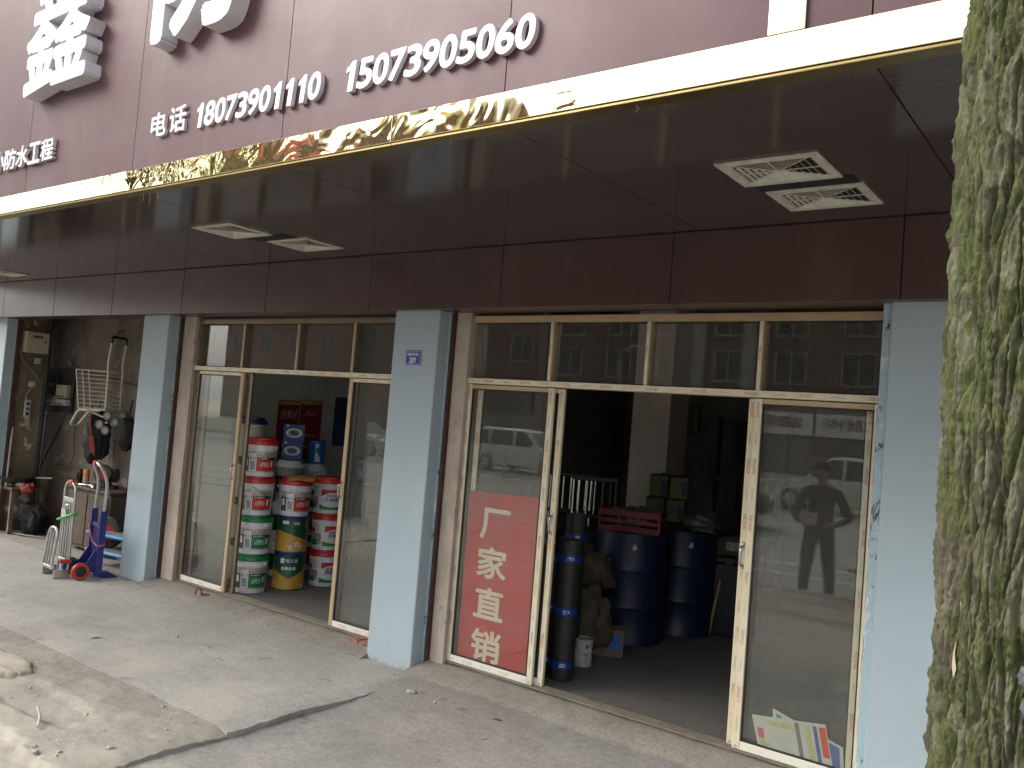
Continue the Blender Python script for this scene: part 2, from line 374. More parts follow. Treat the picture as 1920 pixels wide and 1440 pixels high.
M_BRONZE = pm('bronze_aluminium', (.20,.155,.10,1), .38, .6, var=.2, vs=5, dirt=(.26,.21,.15,1), dscale=6, damt=.6)
M_TANFILM = mk_film('tan_film', (.42,.31,.18,1), (.52,.40,.25,1), ink=.15)
M_SEAL = pm('black_rubber_seal', (.03,.027,.024,1), .7)
def mk_glass():
    k = N('dusty_window_glass'); co = k.coord('Position')
    tr = k.n('BsdfTransparent'); tr.inputs[0].default_value = (.95,.965,.955,1)
    gl = k.n('BsdfGlossy'); gl.inputs['Roughness'].default_value = .012; gl.inputs['Color'].default_value = (.95,.97,.95,1)
    k.set(gl.inputs['Normal'], k.bump(k.noise(co, 1.3, 2, .4), .02, .02))
    fr = k.n('Fresnel'); k.set(fr.inputs[0], k.math('ADD', 1.5, k.math('MULTIPLY', k.n('NewGeometry').outputs['Backfacing'], 1/1.5-1.5)))
    m1 = k.n('MixShader'); k.set(m1.inputs[0], fr.outputs[0]); k.set(m1.inputs[1], tr.outputs[0]); k.set(m1.inputs[2], gl.outputs[0])
    df = k.n('BsdfDiffuse'); df.inputs[0].default_value = (.50,.47,.42,1)
    dust = k.math('MULTIPLY', k.ramp(k.noise(k.coord('Position', (1,1,.6)), 4, 8, .7, .4), .2, .95), .042)
    dust = k.math('ADD', dust, k.math('MULTIPLY', k.ramp(k.noise(co, 55, 3), .755, .775), .3))
    dust = k.math('ADD', dust, .012)
    m2 = k.n('MixShader'); k.set(m2.inputs[0], dust); k.set(m2.inputs[1], m1.outputs[0]); k.set(m2.inputs[2], df.outputs[0])
    return k.done(m2.outputs[0])
M_GLASS = mk_glass()

# ------------------------------------------------------------------ ground
def patch(name, x0, x1, y0, y1, res, zf, mat, skirt=.12, wob=None):
    nx = max(2, int((x1-x0)/res)); ny = max(2, int((y1-y0)/res)); vs = []; fs = []
    for j in range(ny+1):
        for i in range(nx+1):
            x = x0+(x1-x0)*i/nx; y = y0+(y1-y0)*j/ny
            dx, dy = wob(x, y, i == 0, i == nx, j == 0, j == ny) if wob else (0, 0)
            vs.append((x+dx, y+dy, zf(x+dx, y+dy)))
    I = lambda i, j: j*(nx+1)+i
    for j in range(ny):
        for i in range(nx): fs.append((I(i,j), I(i+1,j), I(i+1,j+1), I(i,j+1)))
    loop = [I(i,0) for i in range(nx+1)]+[I(nx,j) for j in range(1,ny+1)]+[I(i,ny) for i in range(nx-1,-1,-1)]+[I(0,j) for j in range(ny-1,0,-1)]
    b = len(vs); vs += [(vs[q][0], vs[q][1], vs[q][2]-skirt) for q in loop]; n = len(loop)
    for q in range(n): fs.append((loop[q], b+q, b+(q+1) % n, loop[(q+1) % n]))
    mb = MB(); mb.v = vs; mb.f = fs
    return struct(mb.build(name, mat, recalc=False, angle=50))
fb = lambda x, y, s, o=4, h=1.0: noise.fractal(Vector((x*s, y*s, 3.7)), h, 2.0, o)
STEP = -3.90
def edge_wob(side):
    def f(x, y, w_, e_, s_, n_):
        dx = dy = 0
        if e_ and 'E' in side: dx = .022*fb(x, y, 3.1)+.012*fb(x, y, 14)
        if s_ and 'S' in side: dy = .02*fb(x, y, 2.7)+.012*fb(x, y, 13)
        return dx, dy
    return f
def z_terr(x, y):
    z = .003*fb(x, y, 2.0)+.0012*fb(x, y, 25)
    e = STEP-x                                       # rounded lip towards the lower slab
    if e < .13: z -= .020*(1-max(e, 0)/.13)**2
    return z
def z_rough(x, y):
    z = -.006+.007*fb(x, y, 2.3)+.005*fb(x, y, 9)+.0035*fb(x, y, 30)
    e = STEP+.02-x
    if e < .14: z -= .03*(1-max(e, 0)/.14)**2
    # broken-away hollow at the near left corner and under the lifted shard
    q = (y+2.34+.09*fb(x, y, 5))*-1+.35*(-(x+4.5))*.15
    if x > -4.75 and q > 0: z -= min(.045, 1.6*q)-.006*abs(fb(x, y, 22))
    d = math.hypot((x+5.0)/.62, (y+2.02)/.16)+.22*fb(x, y, 6)
    if d < 1: z -= .024*min(1, (1-d)*5)
    z -= .02*max(0, -(y+2.3))
    return z
def z_right(x, y):
    q = min(1, max(0, -y/.95)); q = q*q*(3-2*q); z = -.004-.052*q+.005*q*fb(x, y, 1.6)+.0015*fb(x, y, 17)+.014*q*math.exp(-max(0, x-STEP)/.04)
    return z
patch('terrace_pavement', -13.5, STEP, -1.52, -.02, .035, z_terr, M_TERR, wob=edge_wob('E'))
patch('broken_pavement', -8.5, STEP+.01, -4.2, -1.523, .024, z_rough, M_ROUGH, wob=edge_wob('E'))
patch('lower_pavement', STEP-.06, 4.5, -4.2, -.02, .04, z_right, M_SLABR)
patch('workshop_floor', -13.5, -7.3, -.017, 1.0, .06, lambda x, y: .002*fb(x, y, 3), M_ROUGH)
def z_ramp(zl, zh, y0, y1):
    def f(x, y):
        t = min(1, max(0, (y-y0)/(y1-y0))); return zl+(zh-zl)*(t**.7)+.0035*fb(x, y, 7)+.0025*fb(x, y, 26)
    return f
patch('threshold_pavement', -7.38, -4.42, -.07, .20, .018, z_ramp(.004, .052, -.07, .12), M_RAMP, wob=edge_wob('S'))
patch('threshold_pavement', -4.02, -1.0, -.05, .20, .018, z_ramp(.0, .066, -.05, .13), M_RAMP, wob=edge_wob('S'))
patch('floor', -7.42, 2.2, .18, 6.2, .12, lambda x, y: .062+.002*fb(x, y, 2), M_FLOOR, skirt=.05)
# side walk, kerb, road and the far side, all seen only as reflections
G = MB(); G.add([(-420,-420,-.24),(420,-420,-.24),(420,420,-.24),(-420,420,-.24)], [(0,1,2,3)])
struct(G.build('ground', M_SAND))
for nm, x0, x1, y0, y1, z, mt in (('sidewalk', -60, 40, -6.0, -4.22, -.075, M_GREYP), ('road', -120, 120, -24.2, -6.2, -.215, M_ROAD), ('far_sidewalk', -120, 120, -30, -24.4, -.08, M_GREYP)):
    m = MB(); m.box(x0, x1, y0, y1, z-.2, z); struct(m.build(nm, mt))
m = MB()
m.box(-60, -13.52, -4.2, .9, -.3, -.01); m.box(-13.5, -8.52, -4.2, -1.53, -.3, -.01); struct(m.build('side_pavement', M_ROUGH))
for y in (-6.1, -24.3):
    m = MB()
    for i in range(100): m.box(-60+i, -60+i+.985, y-.095, y+.095, -.3, -.06, .012)
    struct(m.build('kerb', M_KERB))
pk = MB().box(-.118, .118, -.058, .058, -.05, 0, .006).mesh('paver'); pk.materials.append(M_PINK)
side = bpy.data.objects['sidewalk']
for row, y in enumerate((-4.55, -4.67, -5.45, -5.57)):
    for i in range(36):
        o = bpy.data.objects.new('paver', pk); COL.objects.link(o); o.parent = side; o.location = (-8+i*.24+(.12 if row % 2 else 0), y, -.069+.003*random.random())
M_PAINT = pm('road_paint', (.70,.69,.64,1), .7, var=.15, dirt=(.36,.34,.30,1), dscale=5, damt=.8, kind='Position')
for y in (-8.3, -9.4): struct(MB().box(-80, 60, y-.07, y+.07, -.2145, -.209).build('road_marking', M_PAINT))

# ------------------------------------------------------------------ the building
B = thing('shop_building', 'concrete shop building with light blue pillars and open ground-floor bays', 'building')
PX = [-11.175, -7.8035, -4.4321, -1.0524]; PW = .4288
for i, x in enumerate(PX):
    m = MB(); x1 = x+PW if i < 3 else 1.6
    m.box(x, x1, 0, .115, -.1, 2.56, .006)
    p = m.build('pillar', M_BLUE, B)
    m = MB(); m.box(x+.02, x1-.01, .115, .45, -.1, 2.7)
    m.build('pillar_core', M_JAMB, B)
    if i < 3:
        m = MB(); m.box(x1-.012, x1+.022, .105, .16, -.05, 2.53, .004); m.build('corner_strip', M_BLUEP, B)
        m = MB(); m.box(x1+.024, x1+.046, .10, .155, -.06, 2.52, .003); m.build('angle_iron', M_RUST, B)
    if i in (1, 2):
        m = MB(); m.box(x1+.046, x1+.046+(.19 if i == 1 else .125), .135, .34, -.05, 2.50, .004); m.build('jamb_wall', M_JAMB, B)
    if i == 3:
        m = MB(); m.box(x-.045, x, .03, .2, -.05, 2.53, .004); m.build('corner_strip', M_BLUEP, B)
def wall(nm, mt, *b): return MB().box(*b).build(nm, mt, B)
wall('workshop_back_wall', M_WALLW, -14, -7.42, .72, 1.0, -.1, 2.9)
wall('workshop_pilaster', M_WALLD, -11.6, -10.74, .116, .45, -.1, 2.9)
wall('party_wall', M_WALLI, -7.42, -7.37, .30, 6.2, -.1, 3.2)
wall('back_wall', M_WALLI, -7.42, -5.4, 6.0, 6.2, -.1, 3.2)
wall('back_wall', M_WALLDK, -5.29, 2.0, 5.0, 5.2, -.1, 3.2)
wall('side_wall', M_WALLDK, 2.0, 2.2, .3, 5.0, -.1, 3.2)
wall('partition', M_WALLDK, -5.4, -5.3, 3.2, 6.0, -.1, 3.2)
wall('ceiling', M_CEIL, -7.6, 2.3, .35, 6.2, 3.2, 3.3)
wall('workshop_ceiling', M_WALLDK, -14, -7.4, .1, 1.1, 2.75, 2.85)
wall('interior_column', M_COLI, -4.31, -3.89, 3.4, 3.82, 0, 3.2)
wall('lintel', M_DARK, -14, 1.8, .20, .36, 2.53, 3.3)
wall('upper_wall', M_WALLW, -14, 4, .40, .6, 3.3, 9)
wall('upper_wall', M_DARK, -30, -14, -.0, .6, -.2, 9)
wall('upper_wall', M_DARK, 1.6, 14, 0, .6, -.2, 9)
m = MB(); random.seed(4)
for k, (x, z) in enumerate([(-4.72, .035), (-4.60, .03)]):
    br = MB().box(x, x+.11, .075, .18, z-.02, z+.035, .006).build('brick', M_BRICK, B)

# canopy: soffit, inner fascia and the signboard in front
CN = thing('shop_canopy', 'dark maroon canopy soffit and fascia over the shop front', 'canopy')
J = [-7.0311+k*1.2072 for k in range(-4, 8)]
for a, b in zip(J[:-1], J[1:]):
    MB().box(a+.0025, b-.0025, -.10, -.085, 2.4815, 2.8845, .0025).build('fascia_panel', M_FASC, CN)
MB().box(J[0], J[-1], -.083, .16, 2.486, 2.498).build('fascia_return', M_FASC, CN)
MB().box(J[0], J[-1], -.0825, -.06, 2.50, 2.93).build('backing', M_DARK, CN)
S = [-.70-1.34*k for k in range(-3, 9)][::-1]
SZ = 2.887
for a, b in zip(S[:-1], S[1:]):
    MB().box(a+.002, b-.002, -1.905, -.10, SZ, SZ+.012, .002).build('soffit_panel', M_SOFF, CN)
MB().box(S[0], S[-1], -1.90, .2, SZ+.014, SZ+.05).build('backing', M_DARK, CN)

SG = thing('shop_signboard', 'maroon panel signboard with raised white characters and gold trim', 'signboard')
YS = -1.909
def bowed(a, b, z0, z1, y, bow, n=14):
    mb = MB(); vs = []; fs = []
    for k in range(n+1):
        t = k/n; x = a+(b-a)*t; yy = y-bow*math.sin(math.pi*t)
        vs += [(x, yy, z0), (x, yy, z1), (x, y+.02, z1), (x, y+.02, z0)]
    for k in range(n):
        q = 4*k
        for e in range(4): fs.append((q+e, q+(e+1) % 4, q+4+(e+1) % 4, q+4+e))
    fs += [(0,1,2,3), (4*n+3, 4*n+2, 4*n+1, 4*n)]
    return mb.add(vs, fs)
for i, (a, b) in enumerate(zip(S[:-1], S[1:])):
    bowed(a+.0025, b-.0025, 2.99, 5.3, YS, (.004, .012, .006, .009)[i % 4]).build('sign_panel', M_SIGN, SG)
MB().box(S[0], S[-1], YS+.022, YS+.06, 2.90, 5.3).build('backing', M_DARK, SG)
gx = [S[0], -8.5, -5.62, -2.62, .3, S[-1]]
for a, b in zip(gx[:-1], gx[1:]):
    MB().box(a+.0006, b-.0006, YS-.018, YS+.02, SZ+.001, 3.004, .002).build('gold_trim', M_GOLD, SG)
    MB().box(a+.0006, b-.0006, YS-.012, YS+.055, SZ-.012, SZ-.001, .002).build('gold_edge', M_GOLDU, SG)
MB().box(-1.005, -.889, YS-.018, YS-.001, 3.0055, 5.3, .002).build('gold_post', M_GOLD, SG)

def letters(txt, x0, x1, z0, z1, depth, bold, y=YS, shear=0, adv=None):
    """each character its own raised letter; face and side in one mesh, side faces take the lavender-white acrylic return"""
    n = len(txt); W = (x1-x0)/n
    for i, ch in enumerate(txt):
        if ch == ' ': continue
        pad = .02
        a, b = x0+W*(i+pad), x0+W*(i+1-pad)
        if ch == '1': a, b = x0+W*(i+.10), x0+W*(i+.74)
        if ch == '1':                                # heavy condensed figure one with its flag
            a, b = x0+W*(i+.20), x0+W*(i+.78); pl_ = [(.40,0), (1,0), (1,1), (.56,1), (.30,.86), (0,.80), (0,.64), (.40,.70)]
            mb = MB().prism([(a+(b-a)*u+shear*t_*(z1-z0), z0+(z1-z0)*t_) for u, t_ in pl_], y-.004-depth, y-.004)
        else: mb = fit_text(ch, a, b, z0, z1, y-.004, depth, bold*(.4 if ch == '1' else 1), shear, res=5)
        me = mb.mesh('letter', angle=30); me.materials.append(M_LET); me.materials.append(M_LETS)
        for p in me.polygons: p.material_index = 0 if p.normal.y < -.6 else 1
        link('letter', me, None, SG)
yb = YS-.0
letters('18073901110', -4.10, -3.10, 3.152, 3.283, .022, .030, y=yb, shear=.10)
letters('15073905060', -2.955, -1.90, 3.150, 3.286, .022, .030, y=yb, shear=.10)
letters('电', -4.515, -4.36, 3.160, 3.295, .022, .022, y=yb); letters('话', -4.335, -4.17, 3.158, 3.303, .022, .022, y=yb)
letters('小防水工程', -6.535, -5.655, 3.183, 3.325, .022, .022, y=yb)
letters('鑫', -6.02, -5.16, 3.60, 4.52, .10, .020, y=yb)
letters('防', -4.49, -3.63, 3.64, 4.56, .10, .030, y=yb)
# ------------------------------------------------------------------ ceiling vents in the canopy
M_VENT = pm('off_white_vent_plastic', (.62,.59,.52,1), .45, var=.06, dirt=(.30,.27,.22,1), dscale=14, damt=.35)
M_SCREW = pm('steel_screw', (.35,.35,.35,1), .35, .9)
VW, VD = .425, .345
fl = MB(); t = .038
for (a, b, c, d) in ((-VW/2, VW/2, -VD/2, -VD/2+t), (-VW/2, VW/2, VD/2-t, VD/2), (-VW/2, -VW/2+t, -VD/2+t, VD/2-t), (VW/2-t, VW/2, -VD/2+t, VD/2-t)):
    fl.box(a, b, c, d, -.0045, .0038, .0015)
fl = fl.mesh('frame')
def slatmesh(L, axis, sgn):
    # blade tilted 42 degrees about its long axis
    m = MB(); c, s_ = math.cos(R(42)), math.sin(R(42)); h, th = .013, .0016
    pts = [(-h/2, -th/2), (h/2, -th/2), (h/2, th/2), (-h/2, th/2)]
    vs = []
    for e in (-L/2, L/2):
        for a, b in pts:
            q = -sgn*(a*c-b*s_); z = -(a*s_+b*c)*1
            vs.append((e, q, z) if axis == 'x' else (q, e, z))
    m.add(vs, [(0,1,2,3), (7,6,5,4), (0,4,5,1), (1,5,6,2), (2,6,7,3), (3,7,4,0)])
    return m.mesh('slat')
sl_def = []
for k in range(6):
    f = 1-k/6.3
    wx = (VW-2*t)*f; wy = (VD-2*t)*f
    for axis, sgn, L, pos in (('x', 1, wx*.97, (0, -wy/2+.006, -.0005)), ('x', -1, wx*.97, (0, wy/2-.006, -.0005)), ('y', 1, wy*.97-.02, (-wx/2+.006, 0, -.0005)), ('y', -1, wy*.97-.02, (wx/2-.006, 0, -.0005))):
        if L > .03: sl_def.append((slatmesh(L, axis, sgn), pos))
bars = MB()
for sx, sy in ((1,1), (1,-1), (-1,1), (-1,-1)):
    bars.tube([(0,0,-.001), (sx*(VW/2-t), sy*(VD/2-t), -.001)], .0025, 4)
bars.box(-.0025, .0025, -VD/2+t, VD/2-t, -.0035, .001); bars.box(-VW/2+t, VW/2-t, -.0025, .0025, -.0035, .001)
bars = bars.mesh('divider')
scr = MB().lathe([(.005, -.0085), (.005, -.0062)], 8).mesh('screw')
bk = MB().box(-VW/2+.012, VW/2-.012, -VD/2+.012, VD/2-.012, .0032, .0036).mesh('duct_shade_plate')  # flat plate behind the slats, coloured dark for the shade inside a duct
def vent(x, y, label):
    v = thing('ceiling_vent', label, 'vent', (x, y, SZ-.0045), 0, 'square louvred vents under the canopy')
    link('frame', fl, M_VENT, v); link('divider', bars, M_VENT, v); link('duct_shade_plate', bk, M_DARK, v)
    for me, p in sl_def: link('slat', me, M_VENT, v, p)
    for sx in (-1, 1):
        for sy in (-1, 1): link('screw', scr, M_SCREW, v, (sx*(VW/2-.014), sy*(VD/2-.014), .002))
    return v
vent(-1.29, -.995, 'white louvred vent nearer the gold trim, right of the phone numbers')
vent(-1.24, -.535, 'white louvred vent nearer the fascia, right hand pair')
vent(-5.02, -1.015, 'white louvred vent nearer the gold trim, left hand pair')
vent(-4.85, -.53, 'white louvred vent nearer the fascia, left hand pair')
vent(-9.75, -.50, 'white louvred vent cut off by the left edge of the photo')
for x0, x1, y0, y1 in ((-1.47, -1.04, -.815, -.715), (-5.14, -4.72, -.83, -.715)):
    MB().box(x0, x1, y0, y1, SZ-.0035, SZ-.0015).build('slot_shade_plate', M_DARK, CN)  # thin plate on an uncut soffit; an opening's darkness painted as its colour
# torn film and bits of wire hanging from the trim
M_FLAP = pm('torn_clear_film', (.40,.34,.22,1), .3)
for x, l in ((-4.62, .05), (-4.55, .07), (-4.47, .06), (-1.47, .02), (-2.32, .018)):
    m = MB(); pts = [(x, YS+.02, SZ-.012), (x+.01, YS+.025, SZ-.012-l*.5), (x-.008, YS+.03, SZ-.012-l)]
    m.tube(pts, .0022, 5, radii=[.0022, .002, .001]); m.build('film_shred', M_FLAP, SG)

# ------------------------------------------------------------------ glazed door frames and sliding leaves
YD = .17
M_SILL = pm('dirty_sill_aluminium', (.15,.13,.105,1), .55, .3, var=.3, vs=8, dirt=(.24,.21,.17,1), dscale=10, damt=.8)
def hrail(nm, x0, x1, z0, z1, y0, y1, mt, par): return MB().box(x0, x1, y0, y1, z0, z1, .003).build(nm, mt, par, uvaxis=(0, 2))
def vrail(nm, x0, x1, z0, z1, y0, y1, mt, par): return MB().box(x0, x1, y0, y1, z0, z1, .003).build(nm, mt, par, uvaxis=(2, 0))
def frame(label, x0, x1, z0, mull, mtH, mtV, mtM):
    F = thing('door_frame', label, 'door frame')
    hrail('header_rail', x0, x1, 1.998, 2.036, YD-.012, YD+.10, mtH, F)
    hrail('top_rail', x0, x1, 2.425, 2.470, YD, YD+.09, mtM, F)
    vrail('side_rail', x0, x0+.028, z0, 1.9975, YD, YD+.10, mtV, F); vrail('side_rail', x0, x0+.028, 2.0365, 2.4245, YD, YD+.09, mtM, F)
    vrail('side_rail', x1-.028, x1, z0, 1.9975, YD, YD+.10, mtV, F); vrail('side_rail', x1-.028, x1, 2.0365, 2.4245, YD, YD+.09, mtM, F)
    hrail('sill_track', x0, x1, z0-.004, z0+.012, YD-.004, YD+.10, M_SILL, F)
    for k in (.02, .055): MB().box(x0+.03, x1-.03, YD+k, YD+k+.004, z0+.012, z0+.022).build('track_rib', M_SILL, F)
    xs = [x0+.028]+mull+[x1-.028]
    for q in mull: vrail('mullion', q-.014, q+.014, 2.0365, 2.4245, YD+.004, YD+.085, mtM, F); vrail('mullion_face', q-.011, q+.011, 2.0366, 2.4244, YD-.004, YD+.0035, M_TANFILM if mtM is M_BRONZE else M_FILM, F)
    for a, b in zip(xs[:-1], xs[1:]):
        g0, g1 = a+.014 if a in mull else a, b-.014 if b in mull else b
        MB().box(g0+.0005, g1-.0005, YD+.04, YD+.045, 2.037, 2.4245).build('pane', M_GLASS, F)
        for (p, q, r_, s_) in ((g0, g1, 2.0366, 2.044), (g0, g1, 2.417, 2.4244)): MB().box(p+.001, q-.001, YD+.030, YD+.055, r_, s_).build('seal', M_SEAL, F)
    return F
frame('glazed door frame with four bronze transom lights behind the paint buckets', -7.14, -4.41, .06, [-6.446, -5.708, -5.033], M_FILM, M_BRONZE, M_BRONZE)
frame('glazed door frame with film-covered transom lights left of the tree', -3.875, -1.075, .075, [-3.165, -2.462, -1.763], M_FILM, M_FILM, M_TANFILM)
def handle(par, x, z, y):
    m = MB(); m.tube(fillet([(x, y, z-.06), (x, y-.028, z-.045), (x, y-.032, z), (x, y-.028, z+.045), (x, y, z+.06)], .02), .007, 8)
    m.box(x-.009, x+.009, y-.004, y+.002, z-.075, z-.05, .002); m.box(x-.009, x+.009, y-.004, y+.002, z+.05, z+.075, .002)
    m.build('handle', M_CHROME, par)
M_CHROME = pm('worn_chrome', (.62,.60,.56,1), .18, 1, var=.1)
def leaf(label, x0, x1, z0, y, mS, mB, mT, hx=None, ws=.042):
    L = thing('sliding_door', label, 'door', group='sliding glass door leaves')
    z1 = 1.992
    vrail('stile', x0, x0+ws, z0, z1, y, y+.026, mS[0], L); vrail('stile', x1-ws, x1, z0, z1, y, y+.026, mS[1], L)
    hrail('bottom_rail', x0+ws+.0005, x1-ws-.0005, z0, z0+.046, y+.001, y+.025, mB, L)
    hrail('top_rail', x0+ws+.0005, x1-ws-.0005, z1-.028, z1, y+.001, y+.025, mT, L)
    gx0, gx1, gz0, gz1 = x0+ws, x1-ws, z0+.046, z1-.028
    MB().box(gx0+.001, gx1-.001, y+.010, y+.015, gz0+.001, gz1-.001).build('pane', M_GLASS, L)
    for a, b, c, d in ((gx0+.001, gx0+.008, gz0, gz1), (gx1-.008, gx1-.001, gz0, gz1), (gx0+.009, gx1-.009, gz0+.001, gz0+.008), (gx0+.009, gx1-.009, gz1-.008, gz1-.001)):
        MB().box(a, b, y+.004, y+.021, c, d).build('seal', M_SEAL, L)
    if hx: handle(L, hx, 1.12, y)
    return L
ZL, ZR = .075, .088
o1 = leaf('front glass leaf at the left of the paint bucket doorway', -7.11, -6.405, ZL, YD+.004, (M_BRONZE, M_TANFILM), M_FILMW, M_FILM, -6.425)
o2 = leaf('bronze glass leaf slid behind the left of the bucket doorway', -7.02, -6.325, ZL, YD+.040, (M_BRONZE, M_BRONZE), M_BRONZE, M_BRONZE)
o3 = leaf('front glass leaf against the numbered blue pillar', -5.05, -4.42, ZL, YD+.004, (M_TANFILM, M_TANFILM), M_FILMW, M_FILM, -5.032)
o4 = leaf('glass leaf slid behind the one against the numbered pillar', -5.035, -4.43, ZL, YD+.040, (M_BRONZE, M_BRONZE), M_BRONZE, M_BRONZE)
o5 = leaf('front glass leaf with the red banner behind it', -3.845, -3.118, ZR, YD+.004, (M_FILM, M_FILM), M_FILMW, M_TANFILM)
o6 = leaf('film-covered glass leaf slid behind the red banner leaf', -3.775, -3.058, ZR, YD+.040, (M_FILM, M_FILM), M_FILMW, M_FILM, -3.078)
o7 = leaf('front glass leaf with newspaper behind it, right of the doorway', -1.775, -1.105, ZR, YD+.004, (M_FILM, M_FILM), M_FILMW, M_TANFILM)
o8 = leaf('film-covered glass leaf slid behind the newspaper leaf', -1.822, -1.15, ZR, YD+.040, (M_FILM, M_FILM), M_FILMW, M_FILM, -1.80)

# red banner and newspapers behind the glass
M_BAN = pm('red_banner_cloth', (.46,.035,.035,1), .6, var=.12, vs=4, dirt=(.36,.09,.08,1), dscale=5)
M_BANT = pm('cream_banner_print', (.66,.58,.44,1), .7, var=.05)
bn = thing('hanging_banner', 'red banner with four cream characters behind the door glass', 'banner', (0, 0, 0))
m = MB(); nx, nz = 10, 24; vs = []
byf = lambda x, z: YD+.0335+.0008*math.sin(x*9+z*2)+.0006*math.sin(z*5+x*3)
for th in (0, .0012):
    for j in range(nz+1):
        for i in range(nx+1):
            x = -3.765+.575*i/nx; z = .125+1.135*j/nz+.012*i/nx; vs.append((x, byf(x, z)+th, z))
fs = []; K = (nx+1)*(nz+1)
for j in range(nz):
    for i in range(nx):
        a = j*(nx+1)+i; fs += [(a, a+1, a+nx+2, a+nx+1), (K+a+nx+1, K+a+nx+2, K+a+1, K+a)]
m.add(vs, fs); m.build('cloth', M_BAN, bn)
for ch, zc in zip('厂家直销', (1.055, .795, .525, .245)):
    fit_text(ch, -3.655, -3.405, zc-.105, zc+.105, 0, 0, .024, warp=lambda x, y, z: (x, byf(x, z)-.0012+y, z)).build('printed_character', M_BANT, bn, recalc=False)
M_NEWS = pm('newsprint', (.50,.50,.42,1), .85, var=.08, vs=12, dirt=(.40,.41,.36,1), dscale=30)
M_NEWSR = pm('newspaper_red_print', (.55,.07,.05,1), .8); M_NEWSB = pm('newspaper_blue_print', (.08,.12,.28,1), .8)
M_NEWSK = pm('newspaper_grey_print', (.17,.17,.15,1), .8, var=.3, vs=60); M_NEWSY = pm('newspaper_olive_print', (.44,.42,.22,1), .8, var=.2, vs=40)
M_NEWSG = pm('newspaper_green_print', (.05,.22,.15,1), .8, var=.3, vs=50); M_NEWSP = pm('newspaper_pink_print', (.50,.10,.12,1), .8, var=.2, vs=40)
def paper(label, quad, y, prints, curl):
    n = thing('newspaper', label, 'newspaper', group='newspapers behind the glass')
    (ax, az), (bx, bz), (cx, cz), (dx, dz) = quad
    P = lambda u, v: ((ax*(1-u)+bx*u)*(1-v)+(dx*(1-u)+cx*u)*v, (az*(1-u)+bz*u)*(1-v)+(dz*(1-u)+cz*u)*v)
    Yf = lambda u, v: y+curl*math.sin(u*5+v)*.5
    def sheet(u0, u1, v0, v1, off, th=0):
        mb = MB(); k = 10; vs = []
        for lay in ((0, th) if th else (0,)):
            for j in range(k+1):
                for i in range(k+1):
                    u, v = u0+(u1-u0)*i/k, v0+(v1-v0)*j/k; x, z = P(u, v); vs.append((x, Yf(u, v)-off+lay, z))
        fs = []; q = (k+1)**2
        for j in range(k):
            for i in range(k):
                a = j*(k+1)+i; fs.append((a, a+1, a+k+2, a+k+1))
                if th: fs.append((q+a+k+1, q+a+k+2, q+a+1, q+a))
        return mb.add(vs, fs)
    sheet(0, 1, 0, 1, 0, .0015).build('sheet', M_NEWS, n, recalc=False)
    for u0, u1, v0, v1, mt in prints: sheet(u0, u1, v0, v1, .0012).build('print', mt, n, recalc=False)
    return n
paper('large newspaper sheet with red corner propped inside the glass', ((-1.64, .13), (-1.24, .10), (-1.295, .335), (-1.685, .285)), YD+.0325,
      [(.90, .985, .30, .93, M_NEWSR), (.82, .87, .02, .93, M_NEWSB), (.71, .79, .02, .92, M_NEWSY), (.58, .635, .02, .95, M_NEWSK), (.045, .125, .02, .30, M_NEWSY), (.04, .12, .32, .62, M_NEWSP), (.20, .55, .75, .90, M_NEWSY)], .001)
paper('tilted newspaper with blue print peeking out behind the large sheet', ((-1.55, .10), (-1.19, .09), (-1.205, .245), (-1.575, .345)), YD+.0365,
      [(.80, .95, .10, .92, M_NEWSB), (.05, .13, .80, .93, M_NEWSG)], .001)

# house number plate on the middle pillar
M_ENB = pm('blue_enamel', (.035,.065,.33,1), .3, var=.1); M_ENW = pm('white_enamel', (.72,.73,.76,1), .35, var=.03)
pl = thing('house_number_plate', 'small blue enamel plate reading 289 on the middle pillar', 'number plate', (-4.219, -.002, 2.150))
MB().box(-.075, .075, -.005, 0, -.053, .053, .002).build('plate', M_ENB, pl)
e = MB()
for a, b, c, d in ((-.069, .069, .044, .047), (-.069, .069, -.047, -.044), (-.069, -.066, -.044, .044), (.066, .069, -.044, .044)): e.box(a, b, -.0062, -.005, c, d)
e.build('border', M_ENW, pl)
fit_text('昭陵西路', -.054, .054, .012, .036, -.0062, 0, .012).build('street_name', M_ENW, pl, recalc=False)
fit_text('289', -.034, .034, -.038, .004, -.0062, 0, .02).build('number', M_ENW, pl, recalc=False)
# ------------------------------------------------------------------ paint pails inside the left bay
FZ = .063
M_PLW = pm('white_pail_plastic', (.72,.72,.77,1), .35, var=.04, dirt=(.40,.38,.36,1), dscale=18, damt=.25)
M_PLC = pm('cream_pail_plastic', (.62,.58,.46,1), .4, var=.05)
M_LRED = pm('red_lid_plastic', (.50,.03,.03,1), .35, var=.1); M_LGRN = pm('green_lid_plastic', (.015,.19,.065,1), .35, var=.1)
M_LBLU = pm('navy_lid_plastic', (.02,.03,.13,1), .35, var=.15)
M_SILV = pm('silver_label_print', (.40,.39,.37,1), .35, .2, var=.35, vs=3); M_SILD = pm('dark_grey_label_print', (.075,.075,.08,1), .4, var=.2)
M_PRED = pm('red_label_print', (.50,.025,.03,1), .4, var=.08); M_PGRN = pm('green_label_print', (.015,.20,.06,1), .4, var=.12)
M_PBLK = pm('black_label_print', (.02,.015,.015,1), .4); M_PWHT = pm('white_label_print', (.70,.70,.70,1), .45); M_PBLU = pm('blue_label_print', (.03,.11,.42,1), .4)
M_GRNC = pm('dark_green_can', (.012,.085,.038,1), .35, var=.15); M_YELC = pm('ochre_can_print', (.52,.30,.045,1), .4, var=.12)
M_WIRE = pm('galvanised_wire', (.45,.45,.45,1), .3, .9)
